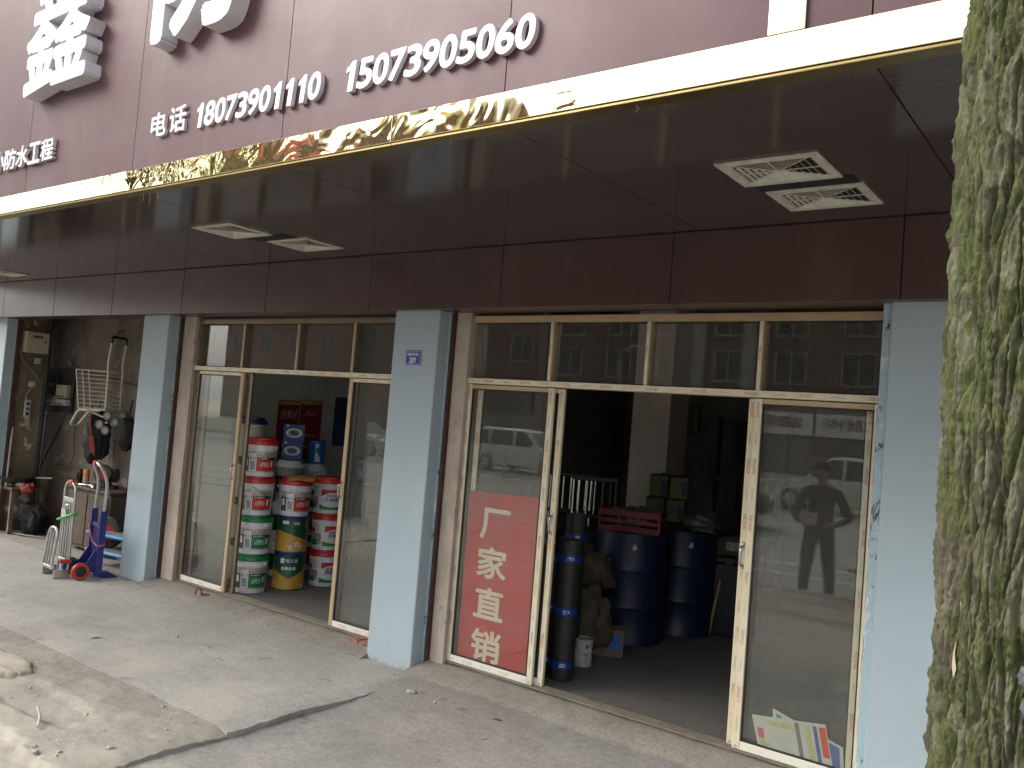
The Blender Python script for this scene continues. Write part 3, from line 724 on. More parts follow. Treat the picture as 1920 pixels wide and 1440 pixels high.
def mk_glyph(name, ink, paper, sc=150):
    k = N(name); co = k.coord('Object')
    g = k.math('MULTIPLY', k.math('GREATER_THAN', k.noise(co, sc, 2), .5), k.math('GREATER_THAN', k.noise(co, sc*.33, 1), .40))
    return k.done(k.bsdf(k.mix(g, paper, ink), .5))
M_GLW = mk_glyph('tiny_white_print', (.7,.7,.7,1), (.02,.015,.015,1)); M_GLR = mk_glyph('tiny_white_on_red_print', (.72,.55,.52,1), (.48,.025,.03,1), 170)
M_GLG = mk_glyph('tiny_white_on_green_print', (.45,.62,.5,1), (.015,.19,.06,1), 170); M_GLK = mk_glyph('tiny_dark_print', (.10,.10,.10,1), (.52,.52,.50,1), 130)
M_GLRW = mk_glyph('tiny_red_print', (.45,.03,.03,1), (.50,.49,.46,1), 130)
def cpatch(rad, a0, a1, z0, z1, n=14, off=.0012, top=None, bot=None):
    """sheet wrapped on a tapered pail; a = arc metres from the front, top/bot optional edge functions of a"""
    m = MB(); vs = []; fs = []
    for i in range(n+1):
        a = a0+(a1-a0)*i/n; zt = top(a) if top else z1; zb = bot(a) if bot else z0
        for z in (zb, (zb+zt)/2, zt):
            r = rad(z)+off; th = a/.14; vs.append((r*math.cos(th), r*math.sin(th), z))
    for i in range(n):
        for j in range(2): fs.append((3*i+j, 3*i+3+j, 3*i+4+j, 3*i+1+j))
    return m.add(vs, fs)
def ctext(rad, txt, a0, a1, z0, z1, bold=.02, off=.0026):
    return fit_text(txt, a0, a1, z0, z1, 0, 0, bold, warp=lambda x, y, z: ((rad(z)+off-y)*math.cos(x/.14), (rad(z)+off-y)*math.sin(x/.14), z))
def pail(name, label, loc, rz, h, r, body, lidm, group, handle_at=2.2):
    t = thing(name, label, 'paint bucket', loc, rz, group)
    rb = r*.90; rad = lambda z: rb+(r-rb)*min(1, max(0, z/h))
    hl = h*.87
    MB().lathe([(rb*.93, .012), (rb*.965, .004), (rb, .0), (rb+.001, .006), (rad(hl*.78), hl*.78), (rad(hl)+.004, hl*.785), (rad(hl)+.004, hl*.81), (rad(hl), hl*.815), (rad(hl), hl*.90), (rad(hl)+.006, hl*.905), (rad(hl)+.006, hl*.925), (rad(hl)+.001, hl*.93), (rad(hl)+.001, hl)], 40).build('body', body, t)
    MB().lathe([(r+.005, hl-.022), (r+.008, hl-.020), (r+.008, hl+.010), (r+.004, hl+.016), (r-.004, hl+.017), (r-.010, hl+.008), (r-.018, hl+.008), (r-.020, h*.985), (.02, h*.985)], 40).build('lid', lidm, t)
    a = handle_at; c, s_ = math.cos(a), math.sin(a); pts = []
    for k in range(13):
        q = math.pi*k/12; e = (r+.012)*math.cos(q); dn = .5*h*math.sin(q)
        px, py = -s_*e+c*(r+.012)*math.sin(q), c*e+s_*(r+.012)*math.sin(q)
        pts.append((px, py, hl*.86-dn*.62))
    MB().tube(pts, .0028, 6).build('wire_handle', M_WIRE, t)
    for sg in (1, -1):
        MB().cyl((-s_*sg*(r-.004), c*sg*(r-.004), hl*.86), (-s_*sg*(r+.016), c*sg*(r+.016), hl*.86), .011, n=10).build('ear', body, t)
    return t, rad
def k11(label, loc, rz, red, hh=2.4, group='silver-labelled white paint pails'):
    t, rad = pail('paint_pail', label, loc, rz, .345, .150, M_PLW, M_LRED if red else M_LGRN, group, hh)
    bg_ = cpatch(rad, -.155, .165, .040, .222).build('label', M_SILV, t)
    put = lambda mb, mt, nm='print': mb.build(nm, mt, bg_, recalc=False)
    put(cpatch(rad, -.025, .150, .050, .150, off=.002), M_PRED if red else M_PGRN)
    put(cpatch(rad, .0, .085, .085, .128, off=.0026), M_GLR if red else M_GLG)
    put(cpatch(rad, -.025, .160, .150, .170, off=.002), M_PBLK); put(cpatch(rad, -.015, .085, .153, .166, off=.0026), M_GLW)
    put(cpatch(rad, -.095, -.028, .045, .205, off=.0018), M_PWHT); put(cpatch(rad, -.085, -.038, .055, .135, off=.0024), M_GLK); put(cpatch(rad, -.155, -.10, .045, .170, off=.002), M_SILD)
    put(cpatch(rad, -.142, -.113, .095, .155, off=.0026), M_PWHT); put(cpatch(rad, .10, .12, .09, .138, off=.003), M_PWHT)
    put(cpatch(rad, -.03, .03, .176, .196, off=.002), M_GLRW)
    put(ctext(rad, 'K11', -.088, -.034, .145, .172, .01), M_PBLK, 'lettering')
    return t
def js(label, loc, rz, hh=.55, sticker=False):
    t, rad = pail('paint_pail', label, loc, rz, .345, .150, M_PLW, M_LRED, 'red-lidded white waterproofing pails', hh)
    bg_ = cpatch(rad, -.20, .20, .035, .225).build('label', M_PWHT, t)
    put = lambda mb, mt, nm='print': mb.build(nm, mt, bg_, recalc=False)
    put(cpatch(rad, -.03, .20, .19, .225, off=.002, bot=lambda a: .200-.9*(a-.09)**2*3), M_PRED)
    put(cpatch(rad, -.045, .20, .036, .08, off=.002, top=lambda a: .060+1.6*(a-.08)**2), M_PGRN)
    put(cpatch(rad, -.19, -.13, .16, .20, off=.002), M_PRED); put(cpatch(rad, -.19, -.06, .05, .15, off=.002), M_GLK)
    put(cpatch(rad, -.19, -.10, .04, .09, off=.0024), M_PGRN)
    put(ctext(rad, '大禹防水' if False else 'JS', .005, .045, .115, .150, .03), M_PBLU, 'lettering')
    put(ctext(rad, '复合防水', .05, .165, .115, .150, .02), M_PBLU, 'lettering'); put(cpatch(rad, .02, .13, .160, .178, off=.0022), M_GLRW)
    return t
def greencan(label, loc, rz, front):
    t = thing('paint_can', label, 'paint can', loc, rz, 'green and ochre metal paint cans')
    h, r = .335, .142; rad = lambda z: r
    MB().lathe([(r-.006, .004), (r+.002, 0), (r+.002, .010), (r, .014), (r, h-.03), (r+.003, h-.026), (r+.003, h-.006), (r-.004, h), (r-.012, h-.004), (r-.014, h-.012), (.02, h-.012)], 40).build('body', M_GRNC, t)
    MB().lathe([(r+.004, h-.030), (r+.006, h-.028), (r+.006, h-.004), (r-.002, h+.004), (r-.010, h)], 40, cap=False).build('rim', M_LBLU, t)
    f0 = (lambda a: .105+.55*abs(a-.0)**1.0) if front else (lambda a: .19-.32*(a+.10))
    lb = cpatch(rad, -.30, .30, .014, .1, n=40, off=.0012, top=lambda a: min(.2, max(.03, f0(a)))).build('label', M_YELC, t)
    put = lambda mb, mt, nm='print': mb.build(nm, mt, lb, recalc=False)
    if front:
        put(ctext(rad, '德江漆', -.035, .075, .255, .285, .015), M_PWHT, 'lettering'); put(ctext(rad, '金装全效', -.07, .06, .185, .218, .03), M_PWHT, 'lettering')
        put(cpatch(rad, -.08, -.045, .245, .29, off=.002), M_PWHT); fl_ = [(-.15, .07), (.14, .05)]
    else:
        put(cpatch(rad, -.12, -.06, .262, .292, off=.002), M_PWHT); put(cpatch(rad, -.02, .035, .258, .284, off=.002), M_GLK); put(cpatch(rad, .10, .13, .235, .285, off=.002), M_GLK); fl_ = [(.02, .085), (-.03, .055), (.055, .06)]
    for fa, fz in fl_:
        for q in range(5):
            an = q*1.2566+.4; m = MB(); vs = [(fa, fz)]
            for w_ in (-.32, 0, .32): vs.append((fa+.030*math.cos(an+w_)*(1 if w_ == 0 else .75), fz+.030*math.sin(an+w_)*(1 if w_ == 0 else .75)))
            m.add([((r+.003)*math.cos(a/.14), (r+.003)*math.sin(a/.14), z) for a, z in vs], [(0,1,2,3)]); put(m, M_PWHT, 'petal')
    return t
H = .342; A = -.64
k11('bottom green-lidded pail of the left front stack', (-6.43, .455, FZ), A+.10, False)
k11('second green-lidded pail up in the left front stack', (-6.425, .460, FZ+H), A+.02, False, 2.2)
k11('lower red-lidded pail in the left front stack', (-6.437, .452, FZ+2*H), A-.05, True, 1.3)
k11('top red-lidded pail of the left front stack', (-6.445, .460, FZ+3*H), A-.02, True, 2.6)
greencan('bottom green and ochre can of the middle stack', (-6.34, .81, FZ), A-.05, True)
greencan('upper green and ochre can with white flowers, middle stack', (-6.345, .815, FZ+.336), A+.15, False)
k11('red-lidded pail on the green cans with orange paper on it', (-6.335, .80, FZ+.674), A+.12, True, 2.9)
js('bottom red-lidded JS pail of the right hand stack', (-6.31, 1.215, FZ), A-.10)
js('middle red-lidded JS pail of the right hand stack', (-6.315, 1.21, FZ+H), A-.02)
js('top red-lidded JS pail of the right hand stack', (-6.325, 1.20, FZ+2*H), A-.35, 2.4)
# orange card lying on the pail
M_CARD = pm('orange_kraft_card', (.50,.25,.05,1), .75, var=.12, vs=8)
m = MB(); vs = []; top = FZ+.674+.345
ux, uy = _r.x, _r.y; fx, fy = -_r.y, _r.x
for th in (0, .002):
    for i in range(9):
        for j in range(4):
            u = -.05+.25*i/8; v = -.165+.17*j/3
            z = top+.006-.045*max(0, (-.10-v)/.065)*(1-.4*i/8)+.012*math.sin(i*.6)+.02*(i/8)**2
            vs.append((-6.335+ux*u+fx*v, .80+uy*u+fy*v, z+th))
fs = []
for i in range(8):
    for j in range(3):
        a = i*4+j; fs += [(a, a+1, a+5, a+4), (36+a+4, 36+a+5, 36+a+1, 36+a)]
m.add(vs, fs); tag(m.build('sheet_of_card', M_CARD, recalc=False), 'bent orange card lying on the middle red-lidded pail', 'card')
# back rows
def plain(name, label, loc, h, r, body, lidm, band=None, bandm=None):
    t, rad = pail(name, label, loc, A, h, r, body, lidm, 'pails in the back rows', 2.0)
    if band: cpatch(rad, -.2, .2, band[0], band[1]).build('label', bandm, t)
    return t, rad
M_DKG = pm('dark_green_label', (.012,.06,.03,1), .4, var=.5, vs=9); M_WOODP = pm('tan_label', (.42,.28,.15,1), .5, var=.25, vs=20)
for k in range(3): plain('paint_pail', ['grey pail on the floor in the row behind the green cans', 'second grey pail up behind the green cans', 'grey pail with dark green label under the blue cartons'][k], (-6.87, 1.15, FZ+.38*k), .378, .140, M_PLW if k < 2 else pm('grey_pail_plastic', (.30,.31,.31,1), .45), M_PLW, (.06, .22), M_DKG)
M_CART = pm('blue_carton', (.03,.07,.24,1), .55, var=.3, vs=4); M_CARTL = pm('lime_carton_print', (.30,.42,.06,1), .5)
for k, (z0, z1) in enumerate(((FZ+1.142, FZ+1.325), (FZ+1.327, FZ+1.49))):
    c = thing('carton', ['lower blue carton with lime oval on the back pails', 'upper blue carton with lime oval on the back pails'][k], 'carton', (-6.87+.01*k, 1.15, z0), A+math.pi/2, 'blue cartons on the pails')
    MB().box(-.10, .10, -.085, .085, 0, z1-z0, .004).build('box', M_CART, c)
    for s_, mt in ((1, M_PWHT), (.82, M_CARTL), (.55, M_CART)):
        el = [(.078*s_*math.cos(q*.2618), (z1-z0)*.48+.045*s_*math.sin(q*.2618)) for q in range(24)]
        MB().add([(x, -.0862-.0006*(2-s_), z) for x, z in el], [tuple(range(24))]).build('print', mt, c, recalc=False)
    MB().box(-.075, -.055, -.0866, -.0855, (z1-z0)*.86, (z1-z0)*.95).build('print', M_PWHT, c)
for k in range(4): plain('paint_pail', ['cream pail on the floor behind the left front stack', 'second cream pail behind the left front stack', 'third cream pail behind the left front stack', 'cream pail with navy lid showing above the left front stack'][k], (-6.98, .74, FZ+.385*k), .385, .135, M_PLC, M_LBLU)
for k in range(3): plain('paint_pail', ['pail on the floor behind the JS stack', 'navy-lidded pail behind the JS stack', 'pail with tan label under the bright blue can'][k], (-7.03, 1.60, FZ+.36*k), .36 if k < 2 else .37, .135, M_PLW, M_LBLU if k < 2 else M_PLW, (.05, .24), M_PRED if k < 2 else M_WOODP)
bc = thing('paint_can', 'bright blue can standing on the tan-labelled pail', 'paint can', (-7.03, 1.60, FZ+1.09), A)
M_BCAN = pm('bright_blue_can', (.01,.17,.38,1), .35, var=.15); r_ = .088
MB().lathe([(r_+.002, 0), (r_+.002, .008), (r_, .011), (r_, .215), (r_+.003, .219), (r_+.003, .232), (r_-.003, .236), (r_-.01, .228), (.01, .228)], 32).build('body', M_BCAN, bc)
rr = lambda z: r_
cpatch(rr, -.02, .07, .02, .12, off=.001, top=lambda a: .12-.9*abs(a-.0)).build('label', M_PWHT, bc); cpatch(rr, -.02, .03, .165, .205).build('label', M_PWHT, bc)
b2 = dup(bc, (-7.15, 2.35, .98), A, 'blue can beside the door stile in the left bay'); tb = thing('side_shelf', 'dark plank shelf on legs under the far blue can', 'shelf', (-7.12, 2.35, FZ))
MB().box(-.2, .25, -.3, .3, .875, .915, .004).build('board', M_DKG, tb)
for sx in (-.17, .22):
    for sy in (-.26, .26): MB().box(sx-.015, sx+.015, sy-.015, sy+.015, 0, .874).build('leg', M_DKG, tb)

# posters on the party wall
M_POS = pm('maroon_poster', (.20,.020,.024,1), .5, var=.2); M_POSY = pm('gold_poster_band', (.40,.28,.07,1), .5, var=.2); M_POSD = pm('navy_poster', (.03,.05,.12,1), .4, var=.2)
M_POST = pm('silver_poster_print', (.52,.50,.48,1), .5); M_GLP = mk_glyph('tiny_gold_print', (.42,.28,.10,1), (.20,.020,.024,1), 60)
def poster(label, y0, y1, z0, z1, mt, band=True, txt=None, lines=()):
    p = thing('wall_poster', label, 'poster', (-7.366, 0, 0), 0, 'posters on the party wall')
    MB().box(0, .004, y0, y1, z0, z1).build('sheet', mt, p)
    if band: MB().box(.004, .0052, y0, y1, z1-.045, z1-.012).build('band', M_POSY, p); MB().box(.0052, .0062, y0+.02, (y0+y1)/2, z1-.052, z1-.006).build('tab', M_POSY, p)
    w = lambda x, y, z: (.0055-y, x, z)
    if txt: fit_text(txt, y0+.03, y1-.03, z1-.20, z1-.10, 0, 0, .01, .2, warp=w).build('lettering', M_POST, p, recalc=False)
    for a, b, c, d in lines: MB().box(.004, .0052, y0+a, y0+b, z0+c, z0+d).build('print', M_GLP, p)
    return p
poster('maroon wall poster with silver slanted characters above the pails', 1.325, 1.60, 1.10, 1.79, M_POS, True, '创美达', ((.08, .2, .36, .42), (.1, .18, .2, .25)))
poster('maroon wall poster with small print beside the slanted characters', 1.615, 1.92, 1.16, 1.81, M_POS, True, None, ((.06, .25, .48, .53), (.05, .26, .12, .16), (.05, .26, .24, .28)))
poster('dark navy wall poster partly behind the door stile', 2.10, 2.42, 1.32, 1.87, M_POSD, False)
# ------------------------------------------------------------------ stock inside the right bay
M_DRUM = pm('blue_steel_drum', (.006,.014,.060,1), .42, var=.25, vs=4, dirt=(.02,.025,.05,1), dscale=7); M_DTOP = pm('drum_lid_grime', (.05,.05,.055,1), .6, var=.4, vs=12)
M_TORN = pm('torn_paper', (.55,.55,.52,1), .7)
def drum(label, loc, rz):
    d = thing('oil_drum', label, 'drum', loc, rz, 'blue steel drums'); r, h = .288, .875
    pr = [(r-.012, .01), (r+.004, 0), (r+.004, .018), (r, .024)]
    for z in (.29, .585): pr += [(r, z-.03), (r+.004, z-.014), (r+.010, z), (r+.004, z+.014), (r, z+.03)]
    pr += [(r, h-.02), (r+.005, h-.016), (r+.005, h), (r-.006, h), (r-.012, h-.016)]
    MB().lathe(pr, 48, cap=False).build('shell', M_DRUM, d); MB().lathe([(r-.010, h-.020), (r-.012, h-.014), (.01, h-.014)], 48).build('lid', M_DTOP, d)
    MB().lathe([(.03, h-.014), (.03, h-.004), (.022, h), (.002, h)], 16, (.17, .03, 0)).build('bung', M_DTOP, d)
    rad = lambda z: r
    m = MB(); vs = [((r+.0015)*math.cos(a), (r+.0015)*math.sin(a), z) for a, z in ((-.03,.76), (.02,.745), (.07,.752), (.12,.765), (.10,.785), (.05,.80), (.0,.785))]
    m.add(vs, [tuple(range(7))]); m.build('torn_label', M_TORN, d, recalc=False); return d
drum('nearest blue drum with torn white label and red crate on top', (-3.43, 1.955, FZ), -1.03)
drum('second blue drum standing behind the nearest one', (-3.27, 2.60, FZ), -.95)
drum('blue drum at the back carrying the green tins', (-3.66, 3.08, FZ), -1.5)
M_CRATE = pm('red_plastic_crate', (.13,.010,.013,1), .5, var=.15)
c = thing('plastic_crate', 'red slatted plastic crate on the nearest blue drum', 'crate', (-3.42, 1.93, FZ+.875), .30)
MB().box(-.25, .25, -.17, .17, 0, .012).build('base', M_CRATE, c)
for z0, z1 in ((.012, .045), (.07, .10), (.125, .175)):
    for a in ((-.25, .25, -.17, -.158), (-.25, .25, .158, .17), (-.25, -.238, -.157, .157), (.238, .25, -.157, .157)): MB().box(a[0], a[1], a[2], a[3], z0, z1, .002).build('slat', M_CRATE, c)
for sx in (-.245, -.08, .08, .245):
    for sy in (-.167, .167): MB().box(sx-.009, sx+.009, sy-.007, sy+.007, .012, .172).build('post', M_CRATE, c)
M_RAG = pm('dirty_rag', (.17,.15,.10,1), .9, var=.5, vs=9, bump=.5)
def lump(seed, sx, sy, sz, amp, n=20, flat=True):
    m = MB(); vs = []; fs = []
    for j in range(n+1):
        th = math.pi*j/n
        for i in range(2*n):
            ph = math.pi*i/n; d = Vector((math.sin(th)*math.cos(ph), math.sin(th)*math.sin(ph), math.cos(th)))
            k = 1+amp*noise.fractal(d*1.7+Vector((seed, 0, 0)), 1, 2, 4)+amp*.5*abs(noise.noise(d*5+Vector((0, seed, 0))))
            z = d.z*sz*k; z = max(z, -sz*.82) if flat else z
            vs.append((d.x*sx*k, d.y*sy*k, z))
    for j in range(n):
        for i in range(2*n):
            q = (i+1) % (2*n); fs.append((j*2*n+i, j*2*n+q, (j+1)*2*n+q, (j+1)*2*n+i))
    return m.add(vs, fs)
tag(lump(2, .19, .11, .075, .6).build('rag_heap', M_RAG, None, (-3.43, 1.92, FZ+.955), angle=60), 'heap of dirty rags in the red crate', 'rags')
M_TIN = pm('lime_green_tin', (.085,.125,.016,1), .45, var=.3); M_TINL = pm('navy_tin_label', (.02,.025,.05,1), .45)
tin = None
for i, (dx, dz, lb) in enumerate(((-.115, 0, 'lower left lime green tin on the back drum'), (.085, 0, 'lower right lime green tin on the back drum'), (-.11, .215, 'upper left lime green tin on the back drum'), (.09, .215, 'upper right lime green tin on the back drum'))):
    t = thing('square_tin', lb, 'tin', (-3.66+dx, 3.02+.02*i, FZ+.877+dz), .35, 'lime green tins stacked on the back drum')
    MB().box(-.088, .088, -.088, .088, .0, .212, .012).build('body', M_TIN, t)
    MB().box(-.05+.07, .05+.03, -.0895, -.0882, .03, .16).build('label', M_TINL, t); MB().box(-.09, .09, -.09, .09, .198, .204, .002).build('rim', M_TINL, t)
    MB().lathe([(.022, .212), (.022, .224), (.002, .226)], 14, (.03, .03, 0)).build('cap', M_TINL, t)
M_CHR = pm('bright_chrome', (.72,.72,.72,1), .10, 1, var=.05); M_BLKP = pm('black_vinyl', (.015,.015,.016,1), .4)
def chair(label, loc, rz):
    c = thing('spindle_chair', label, 'chair', loc, rz, 'chrome spindle-backed chairs')
    MB().box(-.22, .22, -.21, .21, .44, .485, .015).build('seat', M_BLKP, c)
    for sx in (-.19, .19):
        MB().tube([(sx, -.18, .44), (sx*1.06, -.20, 0)], .012, 8).build('leg', M_CHR, c); MB().tube([(sx, .18, .44), (sx*1.06, .24, 0)], .012, 8).build('leg', M_CHR, c)
        MB().tube([(sx, .19, .48), (sx, .22, .80), (sx, .25, 1.06)], .013, 8).build('back_post', M_CHR, c)
    for z, y in ((1.06, .25), (.72, .215), (.56, .205)): MB().box(-.205, .205, y-.014, y+.014, z-.02, z+.02, .006).build('back_rail', M_BLKP, c)
    for k in range(5):
        x = -.14+.07*k; MB().tube([(x, .247, 1.04), (x, .217, .74)], .009, 8).build('spindle', M_CHR, c)
    return c
ch = chair('chrome spindle-backed chair left of the interior column', (-4.12, 2.45, FZ+.18), math.pi+.55)
pal = thing('pallet', 'low wooden pallet under the left hand chrome chairs', 'pallet', (-4.25, 2.55, FZ)); M_PAL = pm('grey_pallet_wood', (.14,.11,.08,1), .85, var=.3, vs=12)
for k in range(5): MB().box(-.55, .55, -.45+.2*k, -.33+.2*k, .14, .165).build('board', M_PAL, pal)
for x in (-.5, 0, .5): MB().box(x-.04, x+.04, -.45, .47, 0, .1395).build('bearer', M_PAL, pal)
dup(ch, (-4.50, 2.62, FZ+.18), math.pi+.6, 'chrome spindle-backed chair deepest in the dark at left'); dup(ch, (-3.30, 3.62, FZ+.26), math.pi+.55, 'chrome spindle-backed chair right of the green tins')
dup(ch, (-3.22, 4.05, FZ+.26), math.pi+.5, 'chrome spindle-backed chair beside the right door stile')
cb = thing('low_cabinet', 'low dark cabinet under the right hand chrome chairs', 'cabinet', (-3.30, 3.85, FZ)); MB().box(-.32, .34, -.48, .5, 0, .25, .006).build('carcass', M_BLKP, cb); MB().box(-.30, .02, -.486, -.4805, .02, .23).build('door', M_BLKP, cb)
M_CABD = pm('dark_blue_drawer', (.012,.014,.03,1), .5)
ck = thing('dark_trunk', 'dark trunk standing on the floor in front of the right hand chairs', 'trunk', (-2.93, 2.90, FZ), .25); MB().box(-.24, .24, -.2, .2, 0, .62, .012).build('body', M_CABD, ck); MB().box(-.245, .245, -.205, .205, .621, .68, .012).build('lid', M_CABD, ck); MB().box(-.03, .03, -.212, -.2055, .57, .64).build('latch', M_CABD, ck)
M_ROLL = pm('black_membrane_roll', (.022,.021,.020,1), .55, var=.3, vs=8, bump=.25, bs=40); M_TAPE = pm('blue_packing_tape', (.008,.040,.22,1), .4, var=.15); M_TAPG = mk_glyph('tape_print', (.45,.5,.6,1), (.012,.055,.30,1), 70)
def roll(label, loc, h, r, tapes):
    t = thing('membrane_roll', label, 'roll', loc, -1.0, 'black membrane rolls'); rng = random.Random(h)
    pr = []; k = 26
    for i in range(k+1): pr.append((r+.0022*math.sin(i*1.7)+.002*rng.uniform(-1, 1), h*i/k))
    MB().lathe(pr+[(r*.80, h+.004), (r*.78, h-.004), (r*.45, h-.004), (r*.40, h-.05), (.004, h-.05)], 36).build('roll_body', M_ROLL, t)
    for z in tapes:
        MB().lathe([(r+.0045, z-.026), (r+.0055, z), (r+.0045, z+.026)], 36, cap=False).build('tape', M_TAPE, t)
        cpatch(lambda q: r, -.03, .05, z-.012, z+.012, off=.0065).build('tape_print', M_TAPG, t)
    for a in range(3):
        q = a*2.1; m = MB(); m.tube([((r+.004)*math.cos(q), (r+.004)*math.sin(q), .03), ((r+.02)*math.cos(q+.3), (r+.02)*math.sin(q+.3), .012), ((r+.012)*math.cos(q+.8), (r+.012)*math.sin(q+.8), .02)], .006, 6)
        m.build('loose_wrapping', M_ROLL, t)
    return t
roll('nearest black roll with three blue tape bands inside the doorway', (-3.135, .545, FZ), .93, .078, (.105, .455, .81))
roll('taller black roll behind the banded one', (-3.34, .93, FZ), 1.06, .078, (.30, .90))
roll('black roll hidden mostly behind the inner door stile', (-3.31, .60, FZ), .86, .078, (.10, .45, .78))
M_SACK = pm('brown_jute_sack', (.085,.068,.048,1), .9, var=.4, vs=10, bump=.5, bs=90)
tag(lump(5, .21, .19, .27, .42).build('sack', M_SACK, None, (-3.42, 1.20, FZ+.225), angle=70), 'slumped brown sack between the black roll and the drum', 'sack')
tag(lump(9, .17, .16, .17, .4).build('sack', M_SACK, None, (-3.55, 1.50, FZ+.57), angle=70), 'smaller brown sack piled higher against the drum', 'sack')
tag(lump(11, .22, .2, .26, .3).build('sack', M_SACK, None, (-3.72, 1.52, FZ+.215), angle=70), 'brown sack on the floor underneath the piled one', 'sack')
pc = thing('paint_tin', 'small white paint tin on the floor beside the sack', 'paint can', (-3.215, .945, FZ), -.95)
MB().lathe([(.064, .003), (.067, 0), (.067, .007), (.065, .010), (.065, .178), (.068, .181), (.068, .188), (.062, .191), (.056, .184), (.004, .184)], 30).build('body', pm('white_tin_paint', (.52,.51,.49,1), .4, var=.06, dirt=(.30,.28,.25,1), dscale=25), pc)
cpatch(lambda z: .065, .03, .055, .13, .155, n=4, off=.001).build('print', M_PBLK, pc); cpatch(lambda z: .065, .058, .08, .135, .16, n=4, off=.001).build('print', M_PRED, pc); cpatch(lambda z: .065, .0, .09, .03, .10, n=8, off=.001).build('print', M_GLK, pc)
M_KRAFT = pm('dull_cardboard', (.17,.125,.085,1), .85, var=.2)
bx = thing('cardboard_box', 'small cardboard box with blue label behind the white tin', 'box', (-3.27, 1.36, FZ), .55)
MB().box(-.13, .13, -.10, .10, 0, .20, .004).build('carton', M_KRAFT, bx); MB().box(-.10, .11, -.1015, -.1003, .06, .17).build('label', M_PBLU, bx); MB().box(-.129, .129, -.02, .02, .2003, .2015).build('tape', M_KRAFT, bx)
M_STK = pm('raw_timber', (.36,.26,.13,1), .8, var=.25, vs=14)
tag(MB().tube([(-2.99, 2.62, FZ), (-2.97, 2.66, FZ+.25), (-2.95, 2.70, FZ+.48)], .012, 8).build('timber_batten', M_STK), 'short pale timber batten upright right of the drums', 'batten')
fr_ = thing('picture_frame', 'small dark frame hung on the rear wall beside the column', 'frame', (-4.345, 4.985, 1.945))
for a in ((-.06, .06, .14, .17), (-.06, .06, -.17, -.14), (-.06, -.035, -.14, .14), (.035, .06, -.14, .14)): MB().box(a[0], a[1], -.02, .01, a[2], a[3], .003).build('frame_bar', M_BLKP, fr_)
MB().box(-.034, .034, -.004, .006, -.139, .139).build('picture', M_KRAFT, fr_)
dd = thing('rear_doorway', 'dark rear door in the back wall behind the right stile', 'door', (-3.62, 4.985, FZ)); MB().box(-.38, .38, 0, .014, 0, 1.90).build('door_leaf', M_BLKP, dd)
for x in (-.40, .40): MB().box(x-.02, x+.02, -.015, .014, 0, 1.94).build('door_post', M_DARK, dd)

# more jumble between the drums and the doorway
M_DKBX = pm('grimy_carton', (.10,.078,.055,1), .85, var=.35, vs=9); M_GBAG = pm('grey_poly_bag', (.075,.075,.07,1), .5, var=.4, vs=8, bump=.5, bs=25)
for k, (x, y, z, sx, sy, sz, rz, lb) in enumerate(((-3.62, 2.35, 0, .17, .14, .30, .3, 'grimy carton standing left of the drums'), (-3.60, 2.36, .305, .15, .12, .22, .6, 'grimy carton balanced on the one left of the drums'), (-3.86, 1.25, 0, .2, .15, .34, .2, 'grimy carton hidden behind the black rolls'), (-2.98, 3.30, 0, .14, .12, .42, -.2, 'tall grimy carton behind the dark trunk'), (-2.93, 2.90, .682, .16, .13, .16, .5, 'grimy carton on the dark trunk'))):
    q = thing('grimy_carton', lb, 'carton', (x, y, FZ+z), rz, 'grimy cartons'); MB().box(-sx, sx, -sy, sy, 0, sz, .006).build('carton_body', M_DKBX, q); MB().box(-sx*.96, sx*.96, -.018, .018, sz+.0004, sz+.0016).build('tape', M_KRAFT, q); MB().box(-sx*.5, sx*.6, -sy-.0015, -sy-.0003, sz*.3, sz*.75).build('label', M_GLK, q)
for k, (x, y, z, r1, lb) in enumerate(((-3.40, 1.93, .99, .10, 'grey plastic bag bulging out of the red crate'), (-3.10, 2.55, .95, .11, 'grey plastic bag on the second drum'), (-3.60, 1.22, .50, .12, 'grey plastic bag on top of the slumped sack'))):
    tag(lump(60+k, r1*1.3, r1, r1*.75, .5).build('plastic_bag', M_GBAG, None, (x, y, FZ+z), angle=70), lb, 'bag')
# ------------------------------------------------------------------ open workshop bay at the left
M_CREAM = pm('cream_enamel_box', (.46,.42,.31,1), .4, var=.05, dirt=(.30,.25,.17,1), dscale=10); M_MBOARD = pm('dark_meter_board', (.035,.030,.026,1), .7, var=.4, vs=8)
M_CABLE = pm('black_cable', (.012,.012,.012,1), .6); M_WCABLE = pm('grey_cable', (.30,.28,.25,1), .6); M_PLAST = pm('aged_white_plastic', (.48,.46,.41,1), .5, dirt=(.25,.21,.16,1), dscale=18)
eb = thing('electrical_cabinet', 'cream electrical box high on the left wall', 'electrical box', (-10.735, .31, 2.235), 0)
MB().box(0, .10, -.135, .135, -.125, .125, .006).build('case', M_CREAM, eb); MB().box(.1003, .107, -.125, .125, -.115, .115, .003).build('door', M_CREAM, eb)
MB().box(.1072, .110, -.06, .05, .055, .08, .001).build('name_strip', M_MBOARD, eb); MB().lathe([(.011, 0), (.011, .008), (.002, .009)], 12, (0,0,0)).build('lock', M_MBOARD, eb, (.107, .085, .01)).rotation_euler = (0, R(90), 0)
mbd = thing('meter_board', 'dark board with white meters and fuse boxes on the workshop wall', 'meter board', (-10.80, .715, 1.70))
MB().box(-.36, .36, -.025, 0, -.27, .25, .004).build('board', M_MBOARD, mbd)
for a in ((-.36, .36, .235, .262), (-.36, .36, -.282, -.255), (-.375, -.35, -.27, .25), (.35, .375, -.27, .25)): MB().box(a[0], a[1], -.045, -.0255, a[2], a[3], .003).build('rim', M_MBOARD, mbd)
